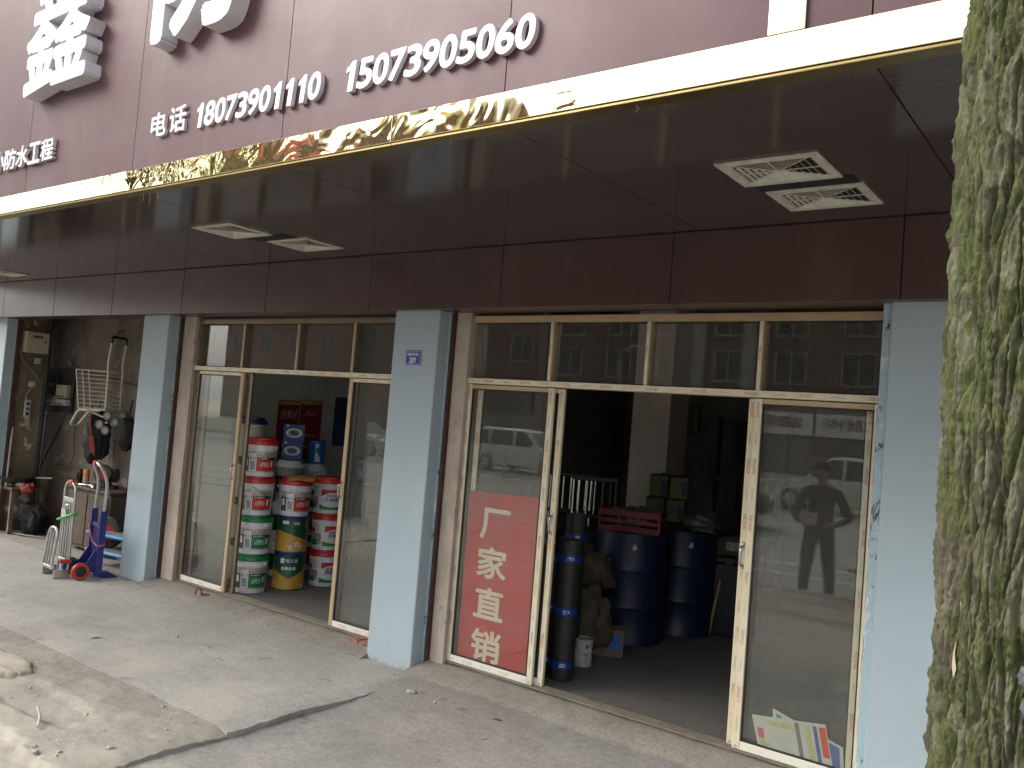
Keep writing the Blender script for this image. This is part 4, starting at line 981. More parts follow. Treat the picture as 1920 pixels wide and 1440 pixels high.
for x0, x1, z0, z1, mt in ((-.30, -.02, -.20, -.13, M_PLAST), (-.26, .02, -.125, -.085, M_PLAST), (.05, .30, -.10, .06, M_CREAM), (.06, .31, -.19, -.115, M_PLAST), (-.25, -.06, -.06, .04, M_MBOARD), (-.15, .05, .07, .20, M_CABLE)):
    b = MB().box(x0, x1, -.09, -.026, z0, z1, .006).build('meter', mt, mbd); 
    for k in range(4): MB().box(x0+(x1-x0)*(.12+.2*k), x0+(x1-x0)*(.22+.2*k), -.097, -.0905, z0+.012, z0+.026).build('switch', M_MBOARD, b)
tag(MB().tube([(-10.715, .47, .0), (-10.715, .475, 1.3), (-10.715, .47, 2.72)], .03, 10).build('conduit_pipe', M_MBOARD), 'dark vertical conduit at the corner beside the meter board', 'pipe')
for lb, y, z, hh in (('white plastic junction box below the cream electrical box', .365, 2.02, .035), ('white wall plug on the left workshop wall', .33, 1.74, .035)):
    s_ = thing('wall_socket', lb, 'socket', (-10.735, y, z)); MB().box(0, .035, -.035, .035, -hh, hh, .006).build('plate', M_PLAST, s_); MB().box(.0352, .05, -.016, .016, -.016, .016, .004).build('plug', M_PLAST, s_)
es = thing('extension_socket', 'long white extension socket hanging on the left wall', 'socket', (-10.73, .30, 1.45)); MB().box(0, .035, -.033, .033, -.11, .10, .006).build('case', M_PLAST, es)
for k in range(3): MB().box(.0352, .037, -.018, .018, -.085+.06*k, -.05+.06*k).build('outlet', M_PBLU if k == 1 else M_MBOARD, es)
def cable(nm, label, pts, r, mt, n=8):
    pp = fillet(pts, .25, n); o = MB().tube(pp, r, 6).build(nm, mt); return tag(o, label, 'cable')
cable('cable', 'grey cable looping from the cream box to the plug', [(-10.72, .17, 2.20), (-10.70, .15, 2.15), (-10.71, .17, 2.05), (-10.72, .28, 1.92), (-10.71, .36, 1.85), (-10.71, .40, 1.78)], .005, M_WCABLE)
cable('cable', 'thin white lead from the plug to the extension socket', [(-10.70, .33, 1.72), (-10.69, .30, 1.68), (-10.71, .26, 1.58), (-10.70, .29, 1.54)], .004, M_PLAST)
cable('cable', 'black cable drooping diagonally across the workshop wall', [(-10.62, .70, 2.05), (-10.2, .69, 1.93), (-9.7, .69, 1.90), (-9.1, .69, 1.82), (-8.7, .69, 1.80)], .006, M_CABLE)
cable('cable', 'black cable hanging diagonally below the meter board', [(-10.55, .69, 1.44), (-10.72, .68, 1.15), (-10.98, .66, .80), (-11.0, .6, .40)], .008, M_CABLE)
cable('cable', 'pair of black cables falling to the floor by the bench', [(-10.66, .52, 1.4), (-10.66, .50, .9), (-10.5, .42, .4), (-10.35, .36, .03)], .010, M_CABLE)
cable('cable', 'thin cable running down the bare patch of wall', [(-10.30, .70, 1.40), (-10.34, .695, 1.15), (-10.28, .695, .98), (-10.33, .695, .82)], .005, M_MBOARD)
cable('cable', 'thin cable from the ceiling to the cream box', [(-10.72, .24, 2.72), (-10.72, .245, 2.55), (-10.715, .24, 2.37)], .005, M_CABLE)
pr = thing('wooden_prop', 'thin pale pole leaning on the left wall above the bench', 'pole', (0,0,0)); MB().tube([(-10.66, .13, .50), (-10.71, .16, 1.22)], .012, 8).build('pole_shaft', M_PLAST, pr)
# hanging wire trolley
M_WTUBE = pm('worn_white_enamel', (.72,.66,.56,1), .45, var=.1, dirt=(.34,.25,.16,1), dscale=24, damt=.3); M_WWIRE = pm('dull_zinc_wire', (.50,.46,.39,1), .4, .5); M_GWH = pm('grey_rubber_wheel', (.16,.16,.15,1), .7); M_HUB = pm('grey_wheel_hub', (.34,.34,.32,1), .5)
tr = thing('wire_trolley', 'white wire shopping trolley hanging on the workshop wall', 'trolley', (-9.37, .36, 0), YAW-R(10))
W2 = .19; D = .26
P1 = [(W2, 0, 2.26), (W2-.02, 0, 2.02), (W2-.01, 0, 1.93), (W2, 0, 1.52)]; P2 = [(x, D, z) for x, y, z in P1]
MB().tube(fillet([P1[0], P1[1], P1[2], P1[3]], .06), .011, 8).build('post', M_WTUBE, tr); MB().tube(fillet([P2[0], P2[1], P2[2], P2[3]], .06), .011, 8).build('post', M_WTUBE, tr)
MB().tube(fillet([(W2, 0, 2.26), (W2, 0, 2.33), (W2, D, 2.33), (W2, D, 2.26)], .05), .015, 8).build('grip', M_BLKP, tr)
for k in range(10):
    z = 1.945-.046*k; xl = -W2-.02+.008*k
    MB().tube(fillet([(W2, 0, z), (xl, 0, z), (xl, D*.8, z), (W2, D, z)], .02), .0042 if k else .008, 6).build('wire', M_WWIRE, tr); MB().tube([(W2, 0, z+.01), (W2, D, z-.012)], .0042, 6).build('rung', M_WWIRE, tr)
for y in (0, D*.4, D*.8): MB().tube([(-W2-.022, y, 1.95), (-W2+.055, y, 1.50)], .007, 6).build('upright', M_WWIRE, tr)
MB().tube(fillet([(-W2+.05, 0, 1.51), (W2, 0, 1.52), (W2, D, 1.52), (-W2+.05, D, 1.51)], .02), .009, 6).build('base_frame', M_WTUBE, tr)
MB().tube(fillet([(-.02, 0, 1.505), (-.14, 0, 1.50), (-W2-.03, 0, 1.33), (-W2-.03, .12, 1.32), (-.10, .14, 1.50), (.02, .14, 1.505)], .035), .011, 8).build('stand', M_WTUBE, tr)
MB().tube([(-.05, .05, 1.50), (W2+.02, .05, 1.42)], .010, 6).build('strut', M_WWIRE, tr)
def wheel(par, c, r, w, ax, tyre, hub, nm='wheel'):
    t = MB().lathe([(r*.60, -w/2), (r*.92, -w/2), (r, -w*.3), (r, w*.3), (r*.92, w/2), (r*.60, w/2)], 28, cap=False)
    o = t.build(nm, tyre, par, c); o.rotation_euler = (0, 0, ax); 
    for i, v in enumerate(o.data.vertices): v.co = Vector((v.co.x, v.co.z, v.co.y))
    h = MB().lathe([(.002, -w*.42), (r*.2, -w*.5), (r*.22, -w*.36), (r*.55, -w*.30), (r*.61, -w*.44), (r*.61, w*.44), (r*.55, w*.30), (r*.22, w*.36), (r*.2, w*.5), (.002, w*.42)], 24, cap=False)
    h.v = [(x, z, y) for x, y, z in h.v]; h.build('rim', hub, o); return o
for cx, cz, yy in ((.13, 1.36, .02), (.205, 1.30, .02), (.215, 1.46, .02), (.285, 1.40, .06), (.15, 1.38, .24), (.24, 1.32, .24), (.25, 1.47, .24)): wheel(tr, (cx, yy, cz), .050, .03, 0, M_GWH, M_HUB)
MB().tube([(.20, .02, 1.385), (.20, .26, 1.385)], .012, 8).build('axle', M_WWIRE, tr)
MB().tube(fillet([(W2-.02, .1, 2.34), (W2-.01, .12, 2.40), (W2+.0, .2, 2.42)], .02), .012, 6).build('red_tie', M_PRED, tr)
# black bag with red straps
M_BAG = pm('black_nylon_bag', (.010,.0095,.010,1), .75, var=.3, bump=.4, bs=20); M_STRAP = pm('dull_red_strap', (.26,.035,.022,1), .7)
bg2 = thing('backpack', 'black bag with red strap hanging under the trolley', 'bag', (-9.52, .55, 1.20), YAW)
lump(3, .15, .10, .26, .30, flat=False).build('bag_body', M_BAG, bg2, angle=70); 
MB().box(-.028, .032, -.135, -.115, -.17, .02, .006).build('pocket', M_STRAP, bg2).rotation_euler = (0, R(-12), 0)
MB().tube(fillet([(-.05, -.09, .36), (-.04, -.11, .2), (.0, -.13, .05), (.05, -.12, -.2)], .05), .011, 6).build('strap', M_STRAP, bg2); MB().tube([(-.03, 0, .2), (0, .02, .42)], .008, 6).build('loop', M_BAG, bg2)
b3 = thing('backpack', 'second black bag hanging beside the blue pillar', 'bag', (-8.98, .60, 1.28), YAW, None); lump(8, .12, .08, .17, .22, flat=False).build('bag_body', M_BAG, b3, angle=70); MB().tube([(0, 0, .17), (.02, .02, .38)], .008, 6).build('loop', M_BAG, b3)
# leaning door board, motor, cabinet clutter
M_DOORW = pm('dark_stained_wood', (.085,.055,.036,1), .7, var=.35, vs=5, dirt=(.05,.04,.03,1), dscale=5)
wp = thing('plank_door', 'dark brown wooden panel leaning against the workshop wall', 'panel', (-10.33, .60, 0), 0)
for k in range(3): MB().box(-.33+.22*k, -.33+.22*k+.214, -.015, .015, .02, .80, .004).build('plank', M_DOORW, wp).rotation_euler = (R(-4), 0, 0)
for z in (.10, .68): MB().box(-.32, .32, -.036, -.0165, z, z+.07, .003).build('batten', M_DOORW, wp).rotation_euler = (R(-4), 0, 0)
cl = thing('work_cabinet', 'old wooden cabinet with tools on it behind the blue pillar', 'cabinet', (-9.05, .50, 0), 0)
MB().box(-.42, .45, -.22, .19, .04, .66, .01).build('carcass', M_DOORW, cl); MB().box(-.45, .48, -.25, .20, .661, .69, .005).build('top', M_DOORW, cl)
for x in (-.40, .02): MB().box(x, x+.40, -.235, -.2205, .08, .62, .004).build('door', M_DOORW, cl)
M_MOT = pm('greasy_black_iron', (.025,.022,.02,1), .5, var=.4, vs=10)
mo = thing('grinder', 'black bench grinder with red disc on the cabinet', 'grinder', (-9.00, .45, .69), YAW)
MB().box(-.10, .10, -.07, .07, 0, .03, .005).build('foot', M_MOT, mo); MB().cyl((-.09, 0, .14), (.09, 0, .14), .075, n=20).build('motor', M_MOT, mo); MB().box(-.03, .03, -.03, .03, .03, .09).build('neck', M_MOT, mo)
wheel(mo, (-.02, -.09, .16), .10, .03, 0, M_MOT, M_STRAP, 'disc')
oc = thing('spray_can', 'orange and white aerosol can on the cabinet', 'can', (-9.33, .38, .69), 0); MB().lathe([(.030, 0), (.032, .004), (.032, .085)], 20).build('body', M_PLAST, oc); MB().lathe([(.033, .0855), (.033, .15), (.026, .165), (.002, .165)], 20).build('cap', pm('orange_cap', (.60,.20,.03,1), .4), oc)
for k, (x, y, rz) in enumerate(((-9.25, .34, .4), (-9.12, .32, -.2), (-9.3, .42, 1.0))):
    sp = thing('spanner', ['steel spanner on the cabinet beside the aerosol can', 'steel spanner nearest the cabinet edge', 'steel spanner lying crosswise behind the aerosol can'][k], 'spanner', (x, y, .693), rz, 'spanners on the cabinet'); MB().tube([(-.09, 0, .006), (.09, 0, .006)], .007, 6).build('shank', M_CHROME, sp)
    for e in (-.1, .1): MB().tube([(e-.012, -.012, .006), (e+(.012 if e > 0 else -.012), 0, .006), (e-.012, .012, .006)], .006, 6).build('jaw', M_CHROME, sp)
# bench with clutter at the left edge
bn2 = thing('work_bench', 'cluttered old wooden bench at the left edge', 'bench', (-10.95, .33, 0))
MB().box(-.6, .50, -.22, .16, .50, .53, .004).build('bench_top', M_DOORW, bn2)
for x in (-.5, .2, .46):
    for y in (-.19, .13): MB().box(x-.02, x+.02, y-.02, y+.02, 0, .4995).build('leg', M_PAL, bn2)
MB().box(-.5, .30, -.16, .12, .10, .13).build('shelf', M_DOORW, bn2)
lump(21, .16, .12, .19, .4).build('rag_bundle', M_BAG, None, (-10.42, .36, .16), angle=70); tag(bpy.data.objects['rag_bundle'], 'black plastic sack bulging at the end of the bench', 'sack')
for k, (x, y, z, sx, sy, sz, mt, lb) in enumerate(((-10.55, .25, .555, .055, .05, .03, M_PLAST, 'white crumpled tissue on the bench corner'), (-10.45, .28, .52, .10, .07, .055, M_STRAP, 'red cloth drooping off the bench corner'), (-10.85, .22, .555, .22, .10, .03, M_RAG, 'grey rags spread on the bench'))):
    tag(lump(30+k, sx, sy, sz, .5).build('cloth', mt, None, (x, y, z), angle=70), lb, 'cloth')
wk = thing('wok', 'black wok with pale handle on the bench', 'wok', (-10.70, .28, .545), YAW)
MB().lathe([(.02, 0), (.10, .012), (.17, .05), (.205, .10), (.21, .10), (.175, .047), (.10, .008), (.02, -.006)], 32, cap=False).build('bowl', M_MOT, wk); MB().tube([(.20, 0, .095), (.40, 0, .105)], .010, 8).build('wok_handle', M_PLAST, wk)
for k in range(5):
    x = -10.9+.14*k; tag(MB().tube([(x, .06+.03*k, .012), (x+.45, .15+.05*k, .012+.004*k)], .008, 6).build('metal_rod', M_MOT), ['first', 'second', 'third', 'fourth', 'fifth'][k]+' thin steel rod from the left on the floor under the bench', 'rod', 'steel rods under the bench')
# silver folding hand truck
M_ALU = pm('brushed_aluminium', (.52,.52,.50,1), .32, .85, var=.12, vs=8); M_ALUP = pm('grey_aluminium_plate', (.40,.40,.39,1), .45, .5, var=.1); M_GSTR = pm('green_plastic_strap', (.04,.42,.10,1), .45)
h1 = thing('hand_truck', 'silver folding hand truck tied with green strap', 'hand truck', (-8.06, -.44, 0), YAW-R(42))
MB().tube(fillet([(-.12, .03, .0), (-.12, .03, .86), (.12, .03, .86), (.12, .03, .0)], .10, 8), .013, 10).build('outer_frame', M_ALU, h1)
MB().tube(fillet([(-.10, -.11, .10), (-.10, -.08, .45), (.10, -.08, .45), (.10, -.11, .10)], .10, 8), .012, 10).build('folded_handle', M_ALU, h1)
MB().box(-.05, .05, .012, .048, .842, .882, .012).build('red_grip', M_LRED, h1)
for z in (.70, .14): MB().box(-.107, .107, .018, .042, z-.02, z+.02, .004).build('crossbar', M_ALU, h1)
for x in (-.08, -.027, .027, .08): MB().box(x-.012, x+.012, .022, .038, .161, .679, .003).build('slat', M_ALUP, h1)
for x in (-.06, 0, .06): MB().tube([(x, -.10, .10), (x, -.075, .43)], .010, 6).build('bar', M_ALUP, h1)
MB().box(-.13, .13, -.115, -.085, .08, .11, .004).build('toe_hinge', M_ALU, h1)
for x in (-.13, .13): MB().box(x-.012, x+.012, -.10, .035, 0, .078, .003).build('foot', M_ALU, h1)
MB().tube(fillet([(-.155, .0, .50), (0, -.03, .53), (.155, .0, .585), (.15, .06, .585), (-.15, .06, .50), (-.155, .0, .50)], .04), .011, 6).build('green_strap', M_GSTR, h1)
MB().box(-.10, .02, .004, .018, .53, .61, .003).build('sticker', M_PLAST, h1); MB().tube(fillet([(.04, .0, .56), (.04, -.02, .66), (.09, -.01, .66)], .03), .008, 6).build('hook', M_ALU, h1)
# blue hand truck, its wheels towards the left and the toe plate towards the pillar
M_BLUS = pm('blue_powder_coat', (.012,.020,.19,1), .42, var=.18, dirt=(.03,.03,.09,1), dscale=9); M_REDT = pm('red_polyurethane_tyre', (.42,.035,.025,1), .45); M_BLKH = pm('black_hub', (.02,.02,.02,1), .45); M_PINKS = pm('pink_strap', (.55,.08,.20,1), .5)
h2 = thing('hand_truck', 'blue steel hand truck with red wheel and tall chrome handle', 'hand truck', (-7.90, -.20, 0), YAW-R(48))
MB().tube(fillet([(-.13, .0, .56), (-.13, .01, .90), (-.11, -.07, 1.06), (.11, -.07, 1.06), (.13, .01, .90), (.13, .0, .56)], .09, 7), .014, 10).build('chrome_handle', M_ALU, h2)
MB().box(-.04, .04, -.092, -.052, 1.035, 1.08, .012).build('red_grip', M_LRED, h2)
for x in (-.13, .13): MB().box(x-.02, x+.02, -.03, .03, .02, .62, .005).build('side_channel', M_BLUS, h2)
for x in (-.07, -.023, .023, .07): MB().box(x-.014, x+.014, -.012, .012, .05, .48, .003).build('slat', M_BLUS, h2)
for z in (.48, .06): MB().box(-.108, .108, -.018, .018, z-.02, z+.02, .003).build('crossbar', M_BLUS, h2)
MB().box(-.15, .15, .031, .17, .004, .016, .003).build('toe_plate', M_BLUS, h2)
for sx in (-1, 1):
    q = MB().prism([(-.03, .06), (-.17, .045), (-.20, .085), (-.10, .15), (-.03, .27)], -.005, .005); q.v = [(y+sx*.11, x, z) for x, y, z in q.v]; q.build('wheel_bracket', M_BLUS, h2)
    w_ = wheel(h2, (sx*.155, -.16, .078), .078, .045, math.pi/2, M_REDT if sx > 0 else pm('blue_tyre', (.03,.12,.28,1), .5), M_BLKH)
MB().tube([(-.15, -.16, .078), (.15, -.16, .078)], .010, 8).build('axle', M_ALU, h2)
MB().tube(fillet([(-.155, -.035, .47), (.0, -.04, .33), (.155, -.035, .30), (.155, .035, .31), (-.155, .035, .46)], .04), .007, 6).build('pink_strap', M_PINKS, h2)
MB().box(-.03, .03, -.30, -.20, .13, .165, .006).build('folded_pedal', M_REDT, h2)
# wheel with red rim, blue platform trolleys
sw = thing('spare_wheel', 'black tyre with red rim leaning behind the blue hand truck', 'wheel', (-8.36, .17, .32), YAW-R(15)); 
wheel(sw, (0, 0, 0), .155, .07, 0, pm('black_tyre', (.03,.03,.03,1), .8, bump=.5, bs=60), pm('red_wheel_rim', (.30,.02,.025,1), .45, var=.2), 'tyre')
M_BPL = pm('sky_blue_trolley_edge', (.02,.21,.50,1), .45, var=.1); M_GDECK = pm('grey_deck_rubber', (.20,.21,.21,1), .8); M_YWH = pm('pale_yellow_castor', (.50,.46,.25,1), .5, var=.1)
def platform(label, z):
    p = thing('platform_trolley', label, 'trolley', (-8.17, .26, z), .12, 'blue platform trolleys stacked behind the pillar')
    MB().box(-.36, .36, -.22, .22, .125, .160, .012).build('platform_edge', M_BPL, p); MB().box(-.34, .34, -.20, .20, .1603, .166, .002).build('deck', M_GDECK, p)
    for sx in (-.27, .27):
        for sy in (-.15, .15):
            MB().box(sx-.03, sx+.03, sy-.025, sy+.025, .105, .1248, .004).build('castor_plate', M_ALU, p); wheel(p, (sx, sy, .052), .052, .04, .5, M_YWH, M_BLKH, 'castor')
            MB().box(sx-.006, sx+.006, sy-.024, sy-.021, .05, .1045).build('fork', M_ALU, p)
    return p
platform('lower blue platform trolley on the floor behind the pillar', 0.003); platform('upper blue platform trolley stacked on the lower one', .172)

for k in range(6):
    x = -9.82+.085*k; o = MB().box(-.018, .018, -.012, .012, 0, .62+.07*((k*5) % 4), .003).build('timber_offcut', M_DOORW if k % 2 else M_PAL, None, (x, .66, 0)); o.rotation_euler = (R(-5-2*(k % 3)), R(3*(k % 3)-3), 0)
    tag(o, ['first', 'second', 'third', 'fourth', 'fifth', 'sixth'][k]+' narrow timber offcut from the left leaning on the workshop wall', 'offcut', 'timber offcuts leaning on the wall')
# ------------------------------------------------------------------ the far side of the street (it shows in the glass and the gold trim)
YF = -50.0; GZ = -.08
M_BA = mk_plaster('brown_render', (.17,.095,.075,1), (.21,.12,.095,1), (.10,.07,.06,1), .4, .4); M_BB = mk_plaster('grey_tile_wall', (.15,.085,.075,1), (.19,.11,.095,1), (.09,.065,.06,1), .4, .4)
M_BC = mk_plaster('mauve_render', (.15,.085,.08,1), (.19,.11,.10,1), (.10,.07,.065,1), .4, .4); M_TRIM = pm('white_window_trim', (.34,.32,.30,1), .7); M_WPANE = pm('dark_window_pane', (.02,.022,.022,1), .08)
M_SHUT = pm('grey_roller_shutter', (.10,.10,.10,1), .5, var=.2); M_HRED = pm('red_hoarding', (.50,.06,.045,1), .5, var=.4, vs=.3); M_HYEL = pm('yellow_hoarding', (.62,.52,.26,1), .5, var=.4, vs=.25); M_SGW = pm('pale_sign_face', (.62,.58,.56,1), .5); M_SGD = pm('dark_sign_face', (.03,.028,.026,1), .4); M_SGT = pm('gold_sign_lettering', (.60,.38,.09,1), .45)
wf = MB()
for a in ((-1.05, 1.05, .95, 1.05), (-1.1, 1.1, -1.1, -.95), (-1.05, -.93, -.95, .95), (.93, 1.05, -.95, .95), (-.05, .05, -.95, .95)): wf.box(a[0], a[1], -.02, .10, a[2], a[3])
wf = wf.mesh('window_frame'); wp_ = MB().box(-.93, .93, -.02, .03, -.95, .95).mesh('pane')
shm = MB().box(-1.7, 1.7, -.02, .04, 0, 2.35).mesh('shutter')
def block(name, label, x0, x1, h, mt, cols, rows, z0, shops=True):
    b = thing(name, label, 'building', (0, YF, 0)); MB().box(x0, x1, -12, 0, -.2, h).build('wall', mt, b); MB().box(x0-.2, x1+.2, -12.2, .35, h, h+.5).build('cornice', M_TRIM, b)
    for k in range(rows):
        for i in range(cols):
            x = x0+(x1-x0)*(i+.5)/cols; z = z0+3.12*k
            w = link('window', wf, M_TRIM, b, (x, .02, z)); link('pane', wp_, M_WPANE, w)
    if shops:
        n = int((x1-x0)/4)
        for i in range(n): link('shutter', shm, M_SHUT, b, (x0+(x1-x0)*(i+.5)/n, .03, -.05))
    return b
bA = block('apartment_block', 'tall brown apartment block with white-framed windows across the street', -80, -38.2, 25.2, M_BA, 9, 6, 7.6)
MB().box(-76, -63, -.5, -.1, 25.72, 27.6).build('hoarding', M_HRED, bA); MB().box(-56.9, -47, -.5, -.1, 25.72, 26.9).build('hoarding', M_HYEL, bA)
for k in range(6): MB().box(-78+6.6*k, -76.5+6.6*k, .02, .8, 22.9+.2*(k % 2), 23.05+.2*(k % 2)).build('ledge', M_TRIM, bA); MB().box(-79+6.9*k, -75.5+6.9*k, -4, -.6, 25.7, 26.3+.5*(k % 3)).build('roof_hut', M_SGW, bA)
bB = block('office_block', 'dark grey block with white pilasters across the street', -38, -12.6, 12.5, M_BB, 6, 2, 6.6)
for x in (-25.3, -21.7): MB().box(x-.45, x+.45, 0, .35, 3.9, 12.4).build('pilaster', M_TRIM, bB)
bC = block('terrace_block', 'mauve terrace of flats behind the cars across the street', -12.4, 34, 11.5, M_BC, 10, 2, 6.9)
for z in (4.3, 5.4): MB().box(-12.3, 34, 0, .3, z, z+.14).build('band', M_TRIM, bC)
def board(label, x0, x1, z0, z1, face, txt, tm, ta, tb):
    s_ = thing('shop_sign', label, 'sign', (0, YF+.45, 0), 0, 'shop signs across the street'); MB().box(x0, x1, -.35, 0, z0, z1, .02).build('face', face, s_)
    h = z1-z0; q = fit_text(txt, -tb, -ta, z0+h*.30, z0+h*.85, 0, 0, .02); q.v = [(-x, .006, z) for x, y, z in q.v]; q.build('lettering', tm, s_, recalc=False); return s_
board('pale sign with seven red characters across the street', -17.0, -12.8, 2.30, 3.75, M_SGW, '凯亿自修冷作行', M_HRED, -16.6, -13.2)
board('pale sign with four red characters across the street', -21.5, -17.2, 2.30, 3.75, M_SGW, '油箱修冷', M_HRED, -20.9, -17.8)
board('dark sign with gold characters across the street', -43.6, -39.0, 2.5, 4.2, M_SGD, '车行五星日油', M_SGT, -43.2, -39.4)
# white hooped railing along the road
M_RAIL = pm('white_railing_paint', (.62,.61,.57,1), .5, dirt=(.35,.33,.29,1), dscale=6)
fe = thing('road_railing', 'white hooped steel railing along the middle of the road', 'railing', (0, -18, -.215))
hp = MB().tube(fillet([(-.07, 0, 0.05), (-.07, 0, .98), (0, 0, 1.06), (.07, 0, .98), (.07, 0, .05)], .07, 4), .014, 6).mesh('hoop')
for i in range(200): link('hoop', hp, M_RAIL, fe, (-38+i*.24, 0, 0))
for z in (.16, .80): MB().box(-38.2, 10.2, -.02, .02, z-.02, z+.02).build('rail', M_RAIL, fe)
for i in range(17): MB().box(-38.2+i*3-.04, -38.2+i*3+.04, -.04, .04, 0, 1.1, .01).build('post', M_RAIL, fe)
bo = thing('bollard', 'pale bollard with square base at the road edge', 'bollard', (-3.62, -9.7, -.215)); MB().lathe([(.055, .08), (.055, 1.55), (.075, 1.56), (.075, 1.60), (.03, 1.66), (.002, 1.66)], 16).build('shaft', M_RAIL, bo); MB().box(-.22, .22, -.22, .22, 0, .08, .02).build('base', M_KERB, bo)
# parked and passing cars
M_TYRE = pm('car_tyre', (.02,.02,.02,1), .8); M_RIM = pm('alloy_rim', (.45,.45,.45,1), .3, .8); M_CGL = pm('car_glass', (.015,.018,.018,1), .05)
M_HL = pm('headlamp_lens', (.7,.7,.68,1), .1); M_TL = pm('tail_lamp', (.35,.01,.01,1), .2); M_TRIMB = pm('black_trim', (.02,.02,.02,1), .6)
def car(label, loc, rz, col, suv=True):
    c = thing('parked_car', label, 'car', loc, rz, 'cars across the road'); mt = pm('car_paint', col, .22, var=.03, coat=.6)
    L, H_, W = (4.5, 1.68, .90) if suv else (4.55, 1.42, .88); e = L/2; bh = .98 if suv else .88
    low = [(-e, .45), (-e+.05, .30), (e-.08, .30), (e, .48), (e-.02, .72), (e-.25, bh-.12), (e-1.15, bh), (-e+.10, bh+.02), (-e, bh-.12)]
    def hull(poly, wf, nm, mt_, cap=True):
        m = MB(); n = len(poly); vs = []
        for s in (-1, -.93, .93, 1):
            for x, z in poly:
                k = 1 if abs(s) < 1 else .975
                vs.append((x*k, s*wf(z), .3+(z-.3)*(1 if abs(s) < 1 else .985)))
        fs = [tuple(range(n)), tuple(range(3*n, 4*n))]
        for b in range(3):
            for i in range(n): fs.append((b*n+i, b*n+(i+1) % n, (b+1)*n+(i+1) % n, (b+1)*n+i))
        m.add(vs, fs); return m.build(nm, mt_, c)
    hull(low, lambda z: W, 'body', mt)
    roof = [(e-1.25, bh), (e-1.95, H_-.05), (e-2.3, H_), (-e+.55, H_), (-e+.25, H_-.08), (-e+.08, bh)] if suv else [(e-1.35, bh), (e-2.1, H_-.03), (e-2.5, H_), (-e+1.35, H_), (-e+1.1, H_-.04), (-e+.45, bh)]
    hull(roof, lambda z: W-.02-.20*(z-bh)/(H_-bh), 'cabin', mt)
    gl = [(x*(.93 if x > 0 else .955), min(max(z, bh+.05), H_-.10)) for x, z in roof]
    m = MB(); n = len(gl); vs = []
    for s in (-1, 1):
        for x, z in gl: vs.append((x, s*(W-.012-.20*(z-bh)/(H_-bh)), z))
    m.add(vs, [tuple(range(n)), tuple(range(n, 2*n))]); m.build('side_windows', M_CGL, c)
    for s in (-1, 1):
        m = MB(); x = -.15
        for xx in (x, x-1.15): m.box(xx-.04, xx+.04, s*(W-.20), s*(W-.002), bh+.04, H_-.1)
        m.build('window_pillars', mt, c)
    for (xa, za), (xb, zb), nm in ((roof[0], roof[1], 'windscreen'), (roof[-1], roof[-2], 'rear_window')):
        sx = .012 if xa > 0 else -.012; wa, wb = W-.12, W-.27
        p = lambda t: (xa+(xb-xa)*t+sx, za+(zb-za)*t+.01)
        a, b = p(.1), p(.92); m = MB().add([(a[0], -wa, a[1]), (a[0], wa, a[1]), (b[0], wb, b[1]), (b[0], -wb, b[1])], [(0,1,2,3)]); m.build(nm, M_CGL, c)
    for x in (e-.88, -e+.85):
        for s in (-1, 1): wheel(c, (x, s*(W-.08), .33), .33, .21, 0, M_TYRE, M_RIM)
    for s in (-1, 1):
        MB().box(e-.10, e+.004, s*.5, s*.82, .62, .74, .02).build('headlight', M_HL, c); MB().box(-e-.004, -e+.08, s*.58, s*.83, .66, .84, .02).build('tail_light', M_TL, c)
        MB().box(e-1.55, e-1.40, s*(W+.01), s*(W+.16), bh+.02, bh+.14, .02).build('mirror', mt, c)
    MB().box(e-.03, e+.012, -.45, .45, .38, .56, .01).build('grille', M_TRIMB, c)
    if suv:
        for s in (-1, 1): MB().tube([(e-2.4, s*.58, H_+.04), (-e+.6, s*.58, H_+.04)], .02, 6).build('roof_rail', M_TRIMB, c)
    return c
car('white sports utility car parked beyond the railing', (-19.3, -22.3, -.215), 0, (.62,.62,.60,1)); car('white van-like car beyond the railing behind the man', (-7.3, -21.8, -.215), math.pi, (.66,.65,.62,1))
car('white saloon far along beyond the railing', (-28.4, -22.1, -.215), 0, (.60,.60,.58,1), False); car('dark saloon on the near lane behind the man', (-9.3, -14.2, -.215), 0, (.035,.03,.035,1), False)
# street lamp
lp = thing('street_lamp', 'tall street lamp with curved arm across the road', 'street lamp', (-20.0, -30.0, -.08)); M_LPOLE = pm('galvanised_pole', (.36,.36,.35,1), .45, .5)
MB().tube([(0, 0, 0), (0, 0, 3.5), (0, 0, 5.0)], .07, 10, radii=[.09, .07, .06]).build('pole', M_LPOLE, lp); MB().tube(fillet([(0, 0, 4.9), (.1, .1, 5.5), (.9, .3, 5.75), (1.6, .4, 5.7)], .5), .035, 8).build('arm', M_LPOLE, lp); lump(1, .36, .13, .09, .03, flat=False).build('lamp_head', M_TRIM, lp, (1.85, .43, 5.68))

